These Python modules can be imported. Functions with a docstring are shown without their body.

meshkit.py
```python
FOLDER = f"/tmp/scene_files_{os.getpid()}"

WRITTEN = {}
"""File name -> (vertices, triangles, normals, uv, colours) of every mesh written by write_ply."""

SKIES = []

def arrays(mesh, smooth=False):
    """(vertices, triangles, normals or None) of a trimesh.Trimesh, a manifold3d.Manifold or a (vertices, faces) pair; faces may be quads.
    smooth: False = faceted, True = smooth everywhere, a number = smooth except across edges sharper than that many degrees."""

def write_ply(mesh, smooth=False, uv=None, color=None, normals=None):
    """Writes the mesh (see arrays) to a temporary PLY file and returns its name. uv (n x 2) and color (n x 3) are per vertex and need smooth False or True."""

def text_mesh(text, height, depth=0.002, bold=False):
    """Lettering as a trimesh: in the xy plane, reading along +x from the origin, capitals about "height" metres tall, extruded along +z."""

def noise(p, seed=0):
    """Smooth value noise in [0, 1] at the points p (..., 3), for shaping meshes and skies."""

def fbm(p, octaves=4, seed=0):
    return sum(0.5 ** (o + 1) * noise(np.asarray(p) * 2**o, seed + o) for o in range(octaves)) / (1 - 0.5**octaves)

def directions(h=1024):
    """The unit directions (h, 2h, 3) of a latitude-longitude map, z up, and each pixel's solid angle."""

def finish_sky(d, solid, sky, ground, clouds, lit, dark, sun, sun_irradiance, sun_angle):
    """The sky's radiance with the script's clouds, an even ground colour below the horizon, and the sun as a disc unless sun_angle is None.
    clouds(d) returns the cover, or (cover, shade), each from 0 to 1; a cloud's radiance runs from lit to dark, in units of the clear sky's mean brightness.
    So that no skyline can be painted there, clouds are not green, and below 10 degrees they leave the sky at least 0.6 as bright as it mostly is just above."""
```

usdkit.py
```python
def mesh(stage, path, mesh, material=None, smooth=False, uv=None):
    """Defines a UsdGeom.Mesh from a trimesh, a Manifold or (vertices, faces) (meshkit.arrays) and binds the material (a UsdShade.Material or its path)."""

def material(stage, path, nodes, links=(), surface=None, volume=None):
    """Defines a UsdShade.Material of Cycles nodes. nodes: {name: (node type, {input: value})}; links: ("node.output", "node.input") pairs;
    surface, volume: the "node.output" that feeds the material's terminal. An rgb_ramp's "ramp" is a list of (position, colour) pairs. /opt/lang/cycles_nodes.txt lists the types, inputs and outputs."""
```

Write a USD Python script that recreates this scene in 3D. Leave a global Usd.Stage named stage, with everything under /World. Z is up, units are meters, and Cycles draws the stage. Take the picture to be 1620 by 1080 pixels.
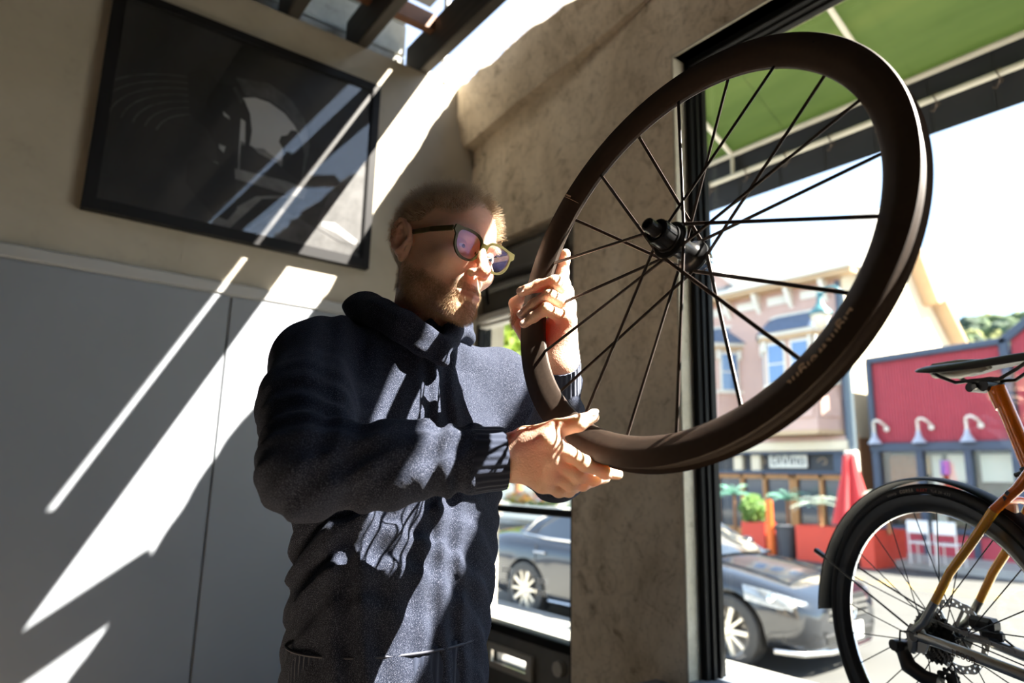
import math
import numpy as np, trimesh, usdkit, meshkit
import manifold3d as m3
from shapely.geometry import Polygon, Point, box as sbox
from shapely import affinity
from pxr import Usd, UsdGeom, UsdLux, UsdShade, Gf, Sdf, Vt

stage = Usd.Stage.CreateInMemory()
UsdGeom.SetStageUpAxis(stage, 'Z'); UsdGeom.SetStageMetersPerUnit(stage, 1.0)
UsdGeom.Xform.Define(stage, '/World')
LK = '/World/Looks/'
rng = np.random.default_rng(7)

# ------------------------------------------------------------------ camera, sky, sun, exposure
EXPOSURE = 1.3
cam = UsdGeom.Camera.Define(stage, '/World/camera')
cam.AddTransformOp().Set(Gf.Matrix4d(0.7959329, -0.6049296, 0.02347335, 0, -0.13692801, -0.14212201, 0.98033262, 0,
                                     -0.58969614, -0.78349315, -0.19595139, 0, 0, 0, 1.3, 1))
cam.CreateHorizontalApertureAttr(36.0); cam.CreateVerticalApertureAttr(24.0)
cam.CreateFocalLengthAttr(36.0 * 1075 / 1620)
cam.CreateFStopAttr(2.8); cam.CreateFocusDistanceAttr(1.10)
cam.CreateClippingRangeAttr(Gf.Vec2f(0.02, 2000)); cam.CreateExposureAttr(EXPOSURE)

SUN_TO = np.array([0.678, -1.0, 1.30]); SUN_TO = SUN_TO / np.linalg.norm(SUN_TO)
sky = UsdLux.DomeLight.Define(stage, '/World/sky_light')
skm = usdkit.material(stage, LK + 'sky_air', {
    'sky': ('sky_texture', {'sky_type': 'multiple_scattering', 'sun_disc': False, 'sun_elevation': math.radians(46.8), 'sun_rotation': math.radians(90 + 55.0),
                            'air_density': 1.0, 'aerosol_density': 2.0, 'ozone_density': 1.0}),
    'tint': ('mix', {'mix_type': 'mix', 'fac': 0.30, 'color2': (9.0, 9.3, 9.8)}),
    'bg': ('background_shader', {'strength': 0.112})},
    [('sky.color', 'tint.color1'), ('tint.color', 'bg.color')], surface='bg.background')
UsdShade.MaterialBindingAPI.Apply(sky.GetPrim()).Bind(skm)
sun = UsdLux.DistantLight.Define(stage, '/World/sun_light')
sun.CreateAngleAttr(0.33); sun.CreateIntensityAttr(4.6); sun.CreateNormalizeAttr(True); sun.CreateColorAttr(Gf.Vec3f(1.0, 0.93, 0.82))
_z = SUN_TO; _x = np.cross([0, 0, 1.0], _z); _x /= np.linalg.norm(_x); _y = np.cross(_z, _x)
sun.AddTransformOp().Set(Gf.Matrix4d(*_x, 0, *_y, 0, *_z, 0, 0, 0, 8, 1))

# ------------------------------------------------------------------ helpers
def nrm(a):
    a = np.asarray(a, float); return a / max(np.linalg.norm(a), 1e-12)

def frame(w):
    w = nrm(w); u = np.cross(w, [0, 0, 1.0] if abs(w[2]) < .9 else [1.0, 0, 0]); u = nrm(u); return u, np.cross(w, u), w

class MB:
    """collects pieces of ONE mesh"""
    def __init__(self): self.v, self.f, self.n = [], [], 0
    def add(self, v, f):
        v = np.asarray(v, float); f = np.asarray(f, int)
        if f.ndim == 2 and f.shape[1] == 4: f = np.vstack([f[:, [0, 1, 2]], f[:, [0, 2, 3]]])
        self.v.append(v); self.f.append(f + self.n); self.n += len(v); return self
    def mesh(self, m, M=None):
        v = np.asarray(m.vertices, float)
        if M is not None: v = v @ np.asarray(M)[:3, :3].T + np.asarray(M)[:3, 3]
        return self.add(v, m.faces)
    def box(self, lo, hi):
        return self.obox((np.asarray(lo, float) + hi) / 2, np.abs(np.asarray(hi, float) - lo))
    def obox(self, c, s, R=None, ch=0.0):
        """box, centre c, size s, axes = columns of R, edges chamfered by ch"""
        h = np.asarray(s, float) / 2; pts = []
        if ch <= 0:
            p = np.array([[x, y, z] for x in (-1, 1) for y in (-1, 1) for z in (-1, 1)]) * h
            f = [[0, 1, 3, 2], [4, 6, 7, 5], [0, 4, 5, 1], [2, 3, 7, 6], [0, 2, 6, 4], [1, 5, 7, 3]]
        else:
            for x in (-1, 1):
                for y in (-1, 1):
                    for z in (-1, 1):
                        q = np.array([x, y, z]) * (h - ch)
                        for k in range(3):
                            r = q.copy(); r[k] = [x, y, z][k] * h[k]; pts.append(r)
            m = trimesh.convex.convex_hull(np.array(pts)); p, f = m.vertices, m.faces
        if R is not None: p = p @ np.asarray(R, float).T
        return self.add(p + np.asarray(c, float), f)
    def bar(self, a, b, w, h, up=(0, 0, 1), ch=0.0):
        """rectangular bar from a to b, w across, h along up"""
        a, b = np.asarray(a, float), np.asarray(b, float); d = nrm(b - a); s = nrm(np.cross(d, up)); t = np.cross(s, d)
        return self.obox((a + b) / 2, (w, np.linalg.norm(b - a), h), np.stack([s, d, t], 1), ch)
    def tube(self, pts, r, n=10, closed=False, caps=True, squash=None):
        pts = np.asarray(pts, float); m = len(pts); r = np.broadcast_to(np.asarray(r, float), (m,))
        if closed: t = np.roll(pts, -1, 0) - np.roll(pts, 1, 0)
        else: t = np.gradient(pts, axis=0)
        t /= np.maximum(np.linalg.norm(t, axis=1, keepdims=True), 1e-12)
        u = frame(t[0])[0]; us = []
        for k in range(m):
            u = u - t[k] * (u @ t[k]); u = nrm(u); us.append(u)
        us = np.array(us); ws = np.cross(t, us)
        a = np.linspace(0, 2 * np.pi, n, endpoint=False)
        v = pts[:, None] + r[:, None, None] * (np.cos(a)[None, :, None] * us[:, None] + np.sin(a)[None, :, None] * ws[:, None])
        idx = np.arange(m * n).reshape(m, n); i0 = idx if closed else idx[:-1]; i1 = np.roll(idx, -1, 0) if closed else idx[1:]
        q = np.stack([i0, np.roll(i0, -1, 1), np.roll(i1, -1, 1), i1], -1).reshape(-1, 4)
        self.add(v.reshape(-1, 3), q)
        if caps and not closed:
            for e, sgn in ((0, -1), (m - 1, 1)):
                c = np.vstack([v[e], pts[e][None]]); k = np.arange(n)
                f = np.stack([k, np.roll(k, -1), np.full(n, n)], 1)
                self.add(c, f if sgn > 0 else f[:, ::-1])
        return self
    def cyl(self, a, b, r, r2=None, n=16, caps=True):
        return self.tube([a, b], [r, r if r2 is None else r2], n, caps=caps)
    def sphere(self, c, r, sub=2, R=None):
        m = trimesh.creation.icosphere(sub); p = m.vertices * np.asarray(r, float)
        if R is not None: p = p @ np.asarray(R).T
        return self.add(p + np.asarray(c, float), m.faces)
    def lathe(self, prof, o, axis, n=32, closed=False):
        """prof: (radius, height along axis) points"""
        u, w, d = frame(axis); prof = np.asarray(prof, float); a = np.linspace(0, 2 * np.pi, n, endpoint=False); m = len(prof)
        ring = np.cos(a)[:, None] * u + np.sin(a)[:, None] * w
        v = np.asarray(o, float) + prof[:, None, 0:1] * ring[None] + prof[:, None, 1:2] * d
        idx = np.arange(m * n).reshape(m, n); i0 = idx if closed else idx[:-1]; i1 = np.roll(idx, -1, 0) if closed else idx[1:]
        return self.add(v.reshape(-1, 3), np.stack([i0, np.roll(i0, -1, 1), np.roll(i1, -1, 1), i1], -1).reshape(-1, 4))
    def prism(self, poly, o, ax, ay, depth):
        """shapely polygon (or point list) in the plane o + x*ax + y*ay, extruded by depth along ax x ay"""
        if not hasattr(poly, 'exterior') and not hasattr(poly, 'geoms'): poly = Polygon(poly)
        ax, ay = np.asarray(ax, float), np.asarray(ay, float); az = nrm(np.cross(ax, ay))
        for g in getattr(poly, 'geoms', [poly]):
            if g.is_empty or g.area < 1e-10: continue
            m = trimesh.creation.extrude_polygon(g, abs(depth), engine='earcut'); p = np.array(m.vertices)
            if depth < 0: p[:, 2] -= abs(depth)
            self.add(np.asarray(o, float) + p[:, :1] * ax + p[:, 1:2] * ay + p[:, 2:] * az, m.faces)
        return self
    def text(self, s, o, ax, ay, height, depth=.001, bold=False, center=False, wid=None):
        m = meshkit.text_mesh(s, height, depth, bold); p = np.array(m.vertices)
        if wid: p[:, 0] *= wid / np.ptp(p[:, 0])
        if center: p[:, 0] -= (p[:, 0].max() + p[:, 0].min()) / 2
        ax, ay = nrm(ax), nrm(ay)
        return self.add(np.asarray(o, float) + p[:, :1] * ax + p[:, 1:2] * ay + p[:, 2:] * np.cross(ax, ay), m.faces)
    def arrays(self): return np.vstack(self.v), np.vstack(self.f)

USED = {}
def numbered(path):
    if path not in USED: USED[path] = 0; return path
    USED[path] += 1; return '%s_%03d' % (path, USED[path])

def setd(p, **k):
    for a, b in k.items():
        if b: p.SetCustomDataByKey(a, b)

class Thing:
    """an Xform at the thing's base; its parts are children, given in world coordinates"""
    def __init__(self, name, label=None, cat=None, base=(0, 0, 0), rotz=0.0, group=None, kind=None):
        self.path = numbered('/World/' + name); self.base = np.asarray(base, float); self.rotz = rotz
        x = UsdGeom.Xform.Define(stage, self.path); x.AddTranslateOp().Set(Gf.Vec3d(*map(float, base)))
        if rotz: x.AddRotateZOp().Set(math.degrees(rotz))
        self.prim = x.GetPrim(); setd(self.prim, label=label, category=cat, group=group, kind=kind)
    def part(self, name, mb, mat, smooth=35, parent=None, label=None, kind=None):
        path = numbered((parent or self.path) + '/' + name)
        v, f = mb.arrays() if isinstance(mb, MB) else (np.asarray(mb[0], float), np.asarray(mb[1]))
        v = v - self.base
        if self.rotz:
            c, s = math.cos(-self.rotz), math.sin(-self.rotz); v = v @ np.array([[c, -s, 0], [s, c, 0], [0, 0, 1]]).T
        m = usdkit.mesh(stage, path, (v, f), mat, smooth=smooth)
        setd(m.GetPrim(), label=label, kind=kind); return path

def single(name, mb, mat, label=None, cat=None, group=None, kind=None, smooth=35):
    path = numbered('/World/' + name)
    v, f = mb.arrays() if isinstance(mb, MB) else mb
    m = usdkit.mesh(stage, path, (v, f), mat, smooth=smooth)
    setd(m.GetPrim(), label=label, category=cat, group=group, kind=kind); return path

def struct(name, mb, mat, smooth=35): return single(name, mb, mat, kind='structure', smooth=smooth)
def sub(path, name, mb, mat, smooth=35, label=None, kind=None):
    p = numbered(path + '/' + name); v, f = mb.arrays() if isinstance(mb, MB) else mb
    m = usdkit.mesh(stage, p, (v, f), mat, smooth=smooth); setd(m.GetPrim(), label=label, kind=kind); return p

def copy(t, name, loc, rotz=0.0, scale=1.0, label=None, cat=None, group=None):
    src = t.prim; was = src.GetCustomData()
    p = numbered('/World/' + name); x = UsdGeom.Xform.Define(stage, p)
    pr = x.GetPrim(); pr.GetReferences().AddInternalReference(src.GetPath()); x.ClearXformOpOrder()
    x.AddTranslateOp().Set(Gf.Vec3d(*map(float, loc)))
    x.AddRotateZOp(opSuffix='spin').Set(math.degrees(rotz)); s = np.broadcast_to(np.asarray(scale, float), (3,))
    x.AddScaleOp(opSuffix='size').Set(Gf.Vec3f(*map(float, s)))
    pr.SetInstanceable(True); setd(pr, label=label or was.get('label'), category=cat or was.get('category'), group=group or was.get('group')); return pr

_pm = {}
def pm(name, col, rough=.5, metal=0., spec=.5, var=None, bump=None, coat=0., sheen=0., col2=None, extra=None, stretch=(1, 1, 1), sss=0.):
    """procedural principled material: var=(scale, amount) mixes col with col2 by noise; bump=(scale, strength, distance)"""
    if name in _pm: return _pm[name]
    P = {'roughness': rough, 'metallic': metal, 'specular_ior_level': spec, 'base_color': col}
    if coat: P.update(coat_weight=coat, coat_roughness=.04)
    if sheen: P.update(sheen_weight=sheen, sheen_roughness=.45, sheen_tint=(.75, .82, 1.0))
    if sss: P.update(subsurface_weight=sss, subsurface_radius=(1., .25, .12), subsurface_scale=.006)
    P.update(extra or {})
    N = {'p': ('principled_bsdf', P), 'g': ('texture_coordinate', {}), 'mp': ('mapping', {'scale': stretch})}
    Lk = [('g.object', 'mp.vector')]
    if var:
        c2 = col2 if col2 is not None else tuple(np.clip(np.asarray(col) * (1 - var[1]), 0, 1))
        N['n'] = ('noise_texture', {'scale': var[0], 'detail': 5., 'roughness': .6})
        N['r'] = ('rgb_ramp', {'ramp': [(.32, col), (.68, c2)]})
        Lk += [('mp.vector', 'n.vector'), ('n.fac', 'r.fac'), ('r.color', 'p.base_color')]
    if bump:
        N['bn'] = ('noise_texture', {'scale': bump[0], 'detail': 4., 'roughness': .6})
        N['b'] = ('bump', {'strength': bump[1], 'distance': bump[2]})
        Lk += [('mp.vector', 'bn.vector'), ('bn.fac', 'b.height'), ('b.normal', 'p.normal')]
    _pm[name] = usdkit.material(stage, LK + name, N, Lk, surface='p.BSDF'); return _pm[name]

def glass(name, tint=(1, 1, 1), gloss=(1, 1, 1), rough=0.0, f0=.04, f90=.9):
    """thin pane: see-through, with a mirror share that grows towards grazing view"""
    return usdkit.material(stage, LK + name, {'w': ('layer_weight', {'blend': .5}), 'q': ('math', {'math_type': 'power', 'value2': 5.}),
        'f': ('math', {'math_type': 'multiply_add', 'value2': f90, 'value3': f0}), 't': ('transparent_bsdf', {'color': tint}),
        'g': ('glossy_bsdf', {'color': gloss, 'roughness': rough}), 'm': ('mix_closure', {})},
        [('w.facing', 'q.value1'), ('q.value', 'f.value1'), ('f.value', 'm.fac'), ('t.BSDF', 'm.closure1'), ('g.BSDF', 'm.closure2')], surface='m.closure')
# ------------------------------------------------------------------ materials of the shell
def concrete(name, c1, c2, c3, sc=2.2, bump=.35, blotch=.85):
    N = {'g': ('texture_coordinate', {}), 'mp': ('mapping', {'scale': (1, .35, 1)}),
         'a': ('noise_texture', {'scale': sc, 'detail': 8., 'roughness': .62, 'distortion': .4}),
         'b': ('noise_texture', {'scale': sc * 5.5, 'detail': 8., 'roughness': .7}),
         'c': ('noise_texture', {'scale': 90., 'detail': 4.}),
         'ra': ('rgb_ramp', {'ramp': [(.30, c1), (.52, c2), (.70, c3)]}),
         'rb': ('rgb_ramp', {'ramp': [(.28, (.45, .43, .40)), (.42, (.86, .86, .86)), (.62, (1., 1., 1.)), (.75, (1.12, 1.1, 1.06))]}),
         'mx': ('mix', {'mix_type': 'multiply', 'fac': blotch}),
         'ad': ('math', {'math_type': 'multiply_add', 'value2': .5}),
         'bp': ('bump', {'strength': bump, 'distance': .006}), 'p': ('principled_bsdf', {'roughness': .85, 'specular_ior_level': .25})}
    L = [('g.object', 'a.vector'), ('g.object', 'mp.vector'), ('mp.vector', 'b.vector'), ('g.object', 'c.vector'), ('a.fac', 'ra.fac'), ('b.fac', 'rb.fac'),
         ('ra.color', 'mx.color1'), ('rb.color', 'mx.color2'), ('mx.color', 'p.base_color'), ('c.fac', 'ad.value1'), ('b.fac', 'ad.value3'), ('ad.value', 'bp.height'), ('bp.normal', 'p.normal')]
    return usdkit.material(stage, LK + name, N, L, surface='p.BSDF')
M_CON = concrete('bare_concrete', (.50, .42, .32), (.60, .51, .395), (.68, .59, .47))
def stained(name):
    N = {'g': ('texture_coordinate', {}), 'mp': ('mapping', {'scale': (1, 1, .55)}), 'a': ('noise_texture', {'scale': 3.0, 'detail': 9., 'roughness': .66, 'distortion': .6}), 'b': ('noise_texture', {'scale': 11., 'detail': 9., 'roughness': .72, 'distortion': .8}),
         'd': ('noise_texture', {'scale': 42., 'detail': 6., 'roughness': .7}), 'v': ('voronoi_texture', {'scale': 9., 'feature': 'distance_to_edge'}), 'c': ('noise_texture', {'scale': 120., 'detail': 4.}), 'w': ('noise_texture', {'scale': 7., 'detail': 6.}), 'wv': ('mix', {'fac': .25}),
         'ra': ('rgb_ramp', {'ramp': [(.30, (.46, .38, .275)), (.46, (.67, .575, .445)), (.62, (.76, .665, .53)), (.75, (.82, .74, .61))]}),
         'rb': ('rgb_ramp', {'ramp': [(.30, (.40, .37, .33)), (.40, (.80, .78, .75)), (.48, (1, 1, 1)), (.70, (1.06, 1.05, 1.03))]}), 'rd': ('rgb_ramp', {'ramp': [(.30, (.70, .69, .67)), (.46, (1, 1, 1))]}),
         'rv': ('rgb_ramp', {'ramp': [(0, (.52, .49, .45)), (.012, (.78, .76, .73)), (.03, (1, 1, 1))]}),
         'm1': ('mix', {'mix_type': 'multiply', 'fac': .95}), 'm2': ('mix', {'mix_type': 'multiply', 'fac': .9}), 'm3': ('mix', {'mix_type': 'multiply', 'fac': .35}),
         'ad': ('math', {'math_type': 'multiply_add', 'value2': .4}), 'bp': ('bump', {'strength': .45, 'distance': .008}), 'p': ('principled_bsdf', {'roughness': .85, 'specular_ior_level': .25})}
    L = [('g.object', 'mp.vector'), ('mp.vector', 'a.vector'), ('g.object', 'b.vector'), ('g.object', 'd.vector'), ('g.object', 'c.vector'), ('g.object', 'w.vector'), ('g.object', 'wv.color1'), ('w.color', 'wv.color2'), ('wv.color', 'v.vector'),
         ('a.fac', 'ra.fac'), ('b.fac', 'rb.fac'), ('d.fac', 'rd.fac'), ('v.distance', 'rv.fac'), ('ra.color', 'm1.color1'), ('rb.color', 'm1.color2'), ('m1.color', 'm2.color1'), ('rd.color', 'm2.color2'), ('m2.color', 'm3.color1'), ('rv.color', 'm3.color2'),
         ('m3.color', 'p.base_color'), ('c.fac', 'ad.value1'), ('b.fac', 'ad.value3'), ('ad.value', 'bp.height'), ('bp.normal', 'p.normal')]
    return usdkit.material(stage, LK + name, N, L, surface='p.BSDF')
M_CONL = concrete('skim_coat', (.39, .35, .28), (.43, .39, .315), (.47, .43, .355), sc=1.0, bump=.10, blotch=.35)
M_JAMB = concrete('pale_reveal', (.50, .47, .37), (.58, .54, .44), (.64, .61, .52), sc=4)
M_BOARD = concrete('board_formed', (.36, .36, .32), (.42, .42, .38), (.48, .48, .43), sc=3)
M_PANEL = pm('grey_laminate', (.25, .27, .30), .42, spec=.4, var=(3., .06), bump=(220., .04, .001))
M_TRIM = pm('grey_trim', (.40, .40, .39), .45, var=(4., .08))
M_WOOD = pm('dark_timber', (.062, .054, .044), .7, var=(5., .45), bump=(30., .3, .004), stretch=(8, .6, 8))
M_RUST = pm('brown_timber', (.26, .11, .05), .65, var=(6., .35))
M_BLACK = pm('black_frame', (.009, .009, .009), .6, spec=.12, bump=(80., .05, .001))
M_FLOOR = pm('pale_oak_floor', (.66, .52, .37), .5, var=(3., .12), stretch=(1, .15, 1))
M_DARK = pm('shop_wall', (.16, .155, .15), .8, var=(1.5, .2))
M_PLAT = pm('blue_grey_platform', (.17, .20, .25), .55, var=(7., .18), bump=(60., .15, .002))
M_WHITE = pm('white_paint', (.75, .74, .70), .5, var=(9., .06))
M_GLASS = glass('window_glass', (.96, .98, .97))
M_STEEL = pm('brushed_nickel', (.62, .58, .50), .38, .5, bump=(200., .1, .001), stretch=(1, 20, 1))
M_GRAYMET = pm('grey_metal', (.20, .195, .18), .5, .3, var=(12., .2))

# ------------------------------------------------------------------ shell of the shop
XW, YW, ZW = 1.95, 3.0, 3.46
struct('floor', MB().box((-3.6, -4.6, -.12), (2.3, 3.3, 0)), M_FLOOR)
# wall with the picture: skim-coated concrete, with the set-back board-formed wall above it
wl = Thing('wall_left', kind='structure')
wl.part('skim_coat', MB().box((-3.6, YW, 0), (2.2, YW + .2, ZW)), M_CONL)
b = MB()
for k in range(9):
    z0 = ZW + k * .21; xe = 1.60 if k < 3 else 1.47; b.obox(((xe - 3.55) / 2, YW + .30, z0 + .10), (xe + 3.55, .16, .197), ch=.006)
wl.part('board_formed_course', b, M_BOARD)
for x0, x1 in ((-3.55, -1.51), (-1.505, -.39), (-.385, .7285), (.7355, 1.92)):
    wl.part('panel', MB().obox(((x0 + x1) / 2, YW - .012, 1.015), (x1 - x0, .024, 2.03), ch=.0025), M_PANEL)
struct('trim_1', MB().obox((-.82, YW - .014, 2.062), (5.5, .028, .05), ch=.004).obox((-.82, YW - .008, 2.034), (5.5, .016, .006)), M_TRIM)
# street wall: pier between door and shop window, lintel zone over both
ws = Thing('wall_right', kind='structure')
TH = .20
M_PIER = stained('stained_concrete'); ws.part('pier', MB().obox((XW + TH / 2, 1.860, 1.475), (TH, .582, 2.95)), M_PIER)
ws.part('lintel', MB().box((XW, -4.4, 2.95), (XW + TH, 2.151, 3.30)), M_PIER)
ws.part('door_head_wall', MB().box((XW, 2.151, 2.5), (XW + TH, 3.0, 3.30)), M_PIER)
ws.part('corner_pilaster', MB().obox((XW + .06, 3.03, 1.25), (.18, .1, 2.5), ch=.004), M_CONL)
# upper beam with its broken, uneven top edge; its lower lip fades out towards the window
ys = np.arange(-4.4, 3.02, .03); SLANT, SLB = .021, .004
nz = (meshkit.fbm(np.c_[ys * 9, ys * 0 + 2.2, ys * 0], 4) - .5) * .075
nx = (meshkit.fbm(np.c_[ys * 7, ys * 0 + 7.7, ys * 0], 4) - .5) * .06
lip = np.clip((ys - 1.7) / 1.3, 0, 1); zl = 3.44 - .175 * lip ** .8; xi = XW - .005 - .115 * np.clip((ys - .9) / 1.6, 0, 1) ** .8
ring = []
for k, y in enumerate(ys):
    xt = min(xi[k], 1.84 - SLB * (3 - y)) + nx[k]; zt = 3.465 + nz[k]
    ring.append([(xi[k] + .05, y, zl[k] - .16), (xi[k] + .004, y, zl[k] - .01), (xi[k], y, zl[k] + .02), (xt - .004, y, zt - .035), (xt + .012, y, zt - .004), (xt + .05, y, zt + .004), (XW + TH, y, 3.48), (XW + TH, y, zl[k] - .16)])
ring = np.array(ring); m, n = ring.shape[:2]; idx = np.arange(m * n).reshape(m, n)
q = np.stack([idx[:-1], np.roll(idx[:-1], -1, 1), np.roll(idx[1:], -1, 1), idx[1:]], -1).reshape(-1, 4)
mb = MB().add(ring.reshape(-1, 3), q[:, ::-1])
ws.part('upper_beam', mb, M_PIER, smooth=50)
ws.part('return_wall', MB().box((XW, -4.6, 0), (XW + TH, -.65, 2.95)), M_CON)
ws.part('stall_riser', MB().box((XW + .02, -2.2, 0), (XW + TH, 1.57, .60)), M_DARK)
# walls behind the viewer
struct('wall_rear', MB().box((-3.6, -4.8, 0), (2.2, -4.6, 4.3)), M_DARK)
struct('wall_far', MB().box((-3.8, -4.8, 0), (-3.6, 3.4, 4.3)), M_DARK)
# roof: joists, deck, open rooflight slot along the street wall
roof = Thing('ceiling', kind='structure')
SK = 1.917; DE = lambda y: 1.436 + .84 / SK - SLANT * (3 - y - .646)
roof.part('deck', MB().box((-3.8, -4.8, 4.30), (1.30, 3.5, 4.36)).add([(1.29, 3.5, 4.30), (DE(3.5), 3.5, 4.30), (DE(-4.8), -4.8, 4.30), (1.29, -4.8, 4.30), (1.29, 3.5, 4.36), (DE(3.5), 3.5, 4.36), (DE(-4.8), -4.8, 4.36), (1.29, -4.8, 4.36)], [[0, 1, 2, 3], [7, 6, 5, 4], [0, 4, 5, 1], [1, 5, 6, 2], [2, 6, 7, 3], [3, 7, 4, 0]]).bar((1.62 - .034, 1.0, 3.70), (1.58 - SLANT * 7.4 - .01, -4.4, 3.70), .16, .03), pm('roof_deck', (.085, .08, .07), .8, var=(2., .3)))
for x in (1.61, 1.247, .885, .522, .16, -.2, -.56, -.92, -1.28, -1.64, -2.0, -2.36, -2.72):
    wv = MB(); L0 = -4.6
    e0, e1 = np.array([x, 3.17, ZW + .115]), np.array([x - SLANT * 7.6, -4.43, ZW + .115]); wv.bar(e0, e1, .062, .23, ch=.006)
    roof.part('joist', wv, M_WOOD)
roof.part('blocking', MB().obox((1.43, 2.86, 3.66), (.30, .05, .10), ch=.004), M_RUST)
roof.part('blocking', MB().obox((1.067, 2.86, 3.66), (.30, .05, .10), ch=.004), M_RUST)
roof.part('rooflight_post', MB().obox((1.742, 3.01, 3.75), (.022, .04, .60), ch=.002), M_WHITE)
roof.part('rooflight_post', MB().obox((1.66, 3.04, 3.65), (.018, .03, .40), ch=.002), M_WHITE)
p1, p2 = np.array([1.98, .87, 3.66]), np.array([1.55, .49, 3.66])
roof.part('rooflight_brace', MB().bar(p1, p2, .15, .05, ch=.01), M_WOOD)

# ------------------------------------------------------------------ shop window
w1 = Thing('window_1', kind='structure')
XG = 2.06
w1.part('frame', MB().obox((XG, 1.5525, 1.79), (.106, .026, 2.34), ch=.003).obox((XG - .020, 1.536, 1.79), (.016, .012, 2.30), ch=.002).obox((XG + .016, 1.536, 1.79), (.016, .012, 2.30), ch=.002), M_BLACK)
w1.part('frame', MB().obox((XG, .46, 2.935), (.106, 2.21, .03), ch=.003).obox((XG - .02, .46, 2.917), (.016, 2.2, .012), ch=.002).obox((XG + .016, .46, 2.917), (.016, 2.2, .012), ch=.002), M_BLACK)
w1.part('sill', MB().obox((XG - .01, .46, .625), (.21, 2.23, .05), ch=.005), M_PLAT)
w1.part('frame', MB().obox((XG, -.63, 1.79), (.106, .03, 2.34), ch=.006), M_BLACK)
w1.part('reveal', MB().obox((XW + .045, 1.573, 1.78), (.10, .012, 2.34), ch=.002), M_JAMB)
w1.part('reveal', MB().obox((XW + .045, .46, 2.956), (.10, 2.25, .012), ch=.002), M_JAMB)
w1.part('pane', MB().box((XG + .01, -.62, .64), (XG + .018, 1.54, 2.92)), M_GLASS, smooth=False)
pl = single('display_platform', MB().obox((1.28, -.265, .60), (1.33, 3.95, .06), ch=.006).box((.72, -2.2, 0), (1.92, 1.60, .57)), M_PLAT, 'blue-grey painted display platform under the shop window carrying the orange bicycle', 'platform')

# ------------------------------------------------------------------ street door
XD = 2.05
d1 = Thing('door_1', kind='structure')
d1.part('jamb', MB().obox((XD, 3.015, 1.05), (.08, .11, 2.1), ch=.004).obox((XD - .03, 2.965, 1.05), (.03, .02, 2.1)), M_BLACK)
d1.part('jamb', MB().obox((XD, 2.195, 1.05), (.08, .07, 2.1), ch=.004), M_BLACK)
d1.part('head_rail', MB().obox((XD, 2.58, 2.135), (.09, .85, .035), ch=.004), M_WHITE)
d1.part('head_rail', MB().obox((XD - .02, 2.60, 2.09), (.05, .72, .02), ch=.003), M_WHITE)
d1.part('transom', MB().obox((XD + .02, 2.58, 2.33), (.06, .85, .34), ch=.004), M_GRAYMET)
d1.part('bottom_rail', MB().prism(sbox(-2.98, -.01, -2.16, .59).difference(sbox(-2.76, .457, -2.52, .503)), (XD + .035, 0, 0), (0, -1, 0), (0, 0, 1), .05), M_GRAYMET)
d1.part('bottom_rail', MB().obox((XD, 2.57, .605), (.07, .82, .04), ch=.004), M_BLACK)
d1.part('push_bar', MB().obox((XD - .04, 2.54, 1.152), (.03, .76, .032), ch=.006), M_BLACK)
d1.part('pane', MB().box((XD, 2.2, .62), (XD + .008, 2.96, 2.08)), M_GLASS, smooth=False)
sl = d1.part('mail_slot', MB().prism(sbox(-.17, -.052, .17, .052).difference(sbox(-.13, -.025, .13, .025)), (XD - .03, 2.64, .48), (0, -1, 0), (0, 0, 1), .014), M_STEEL)
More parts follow.
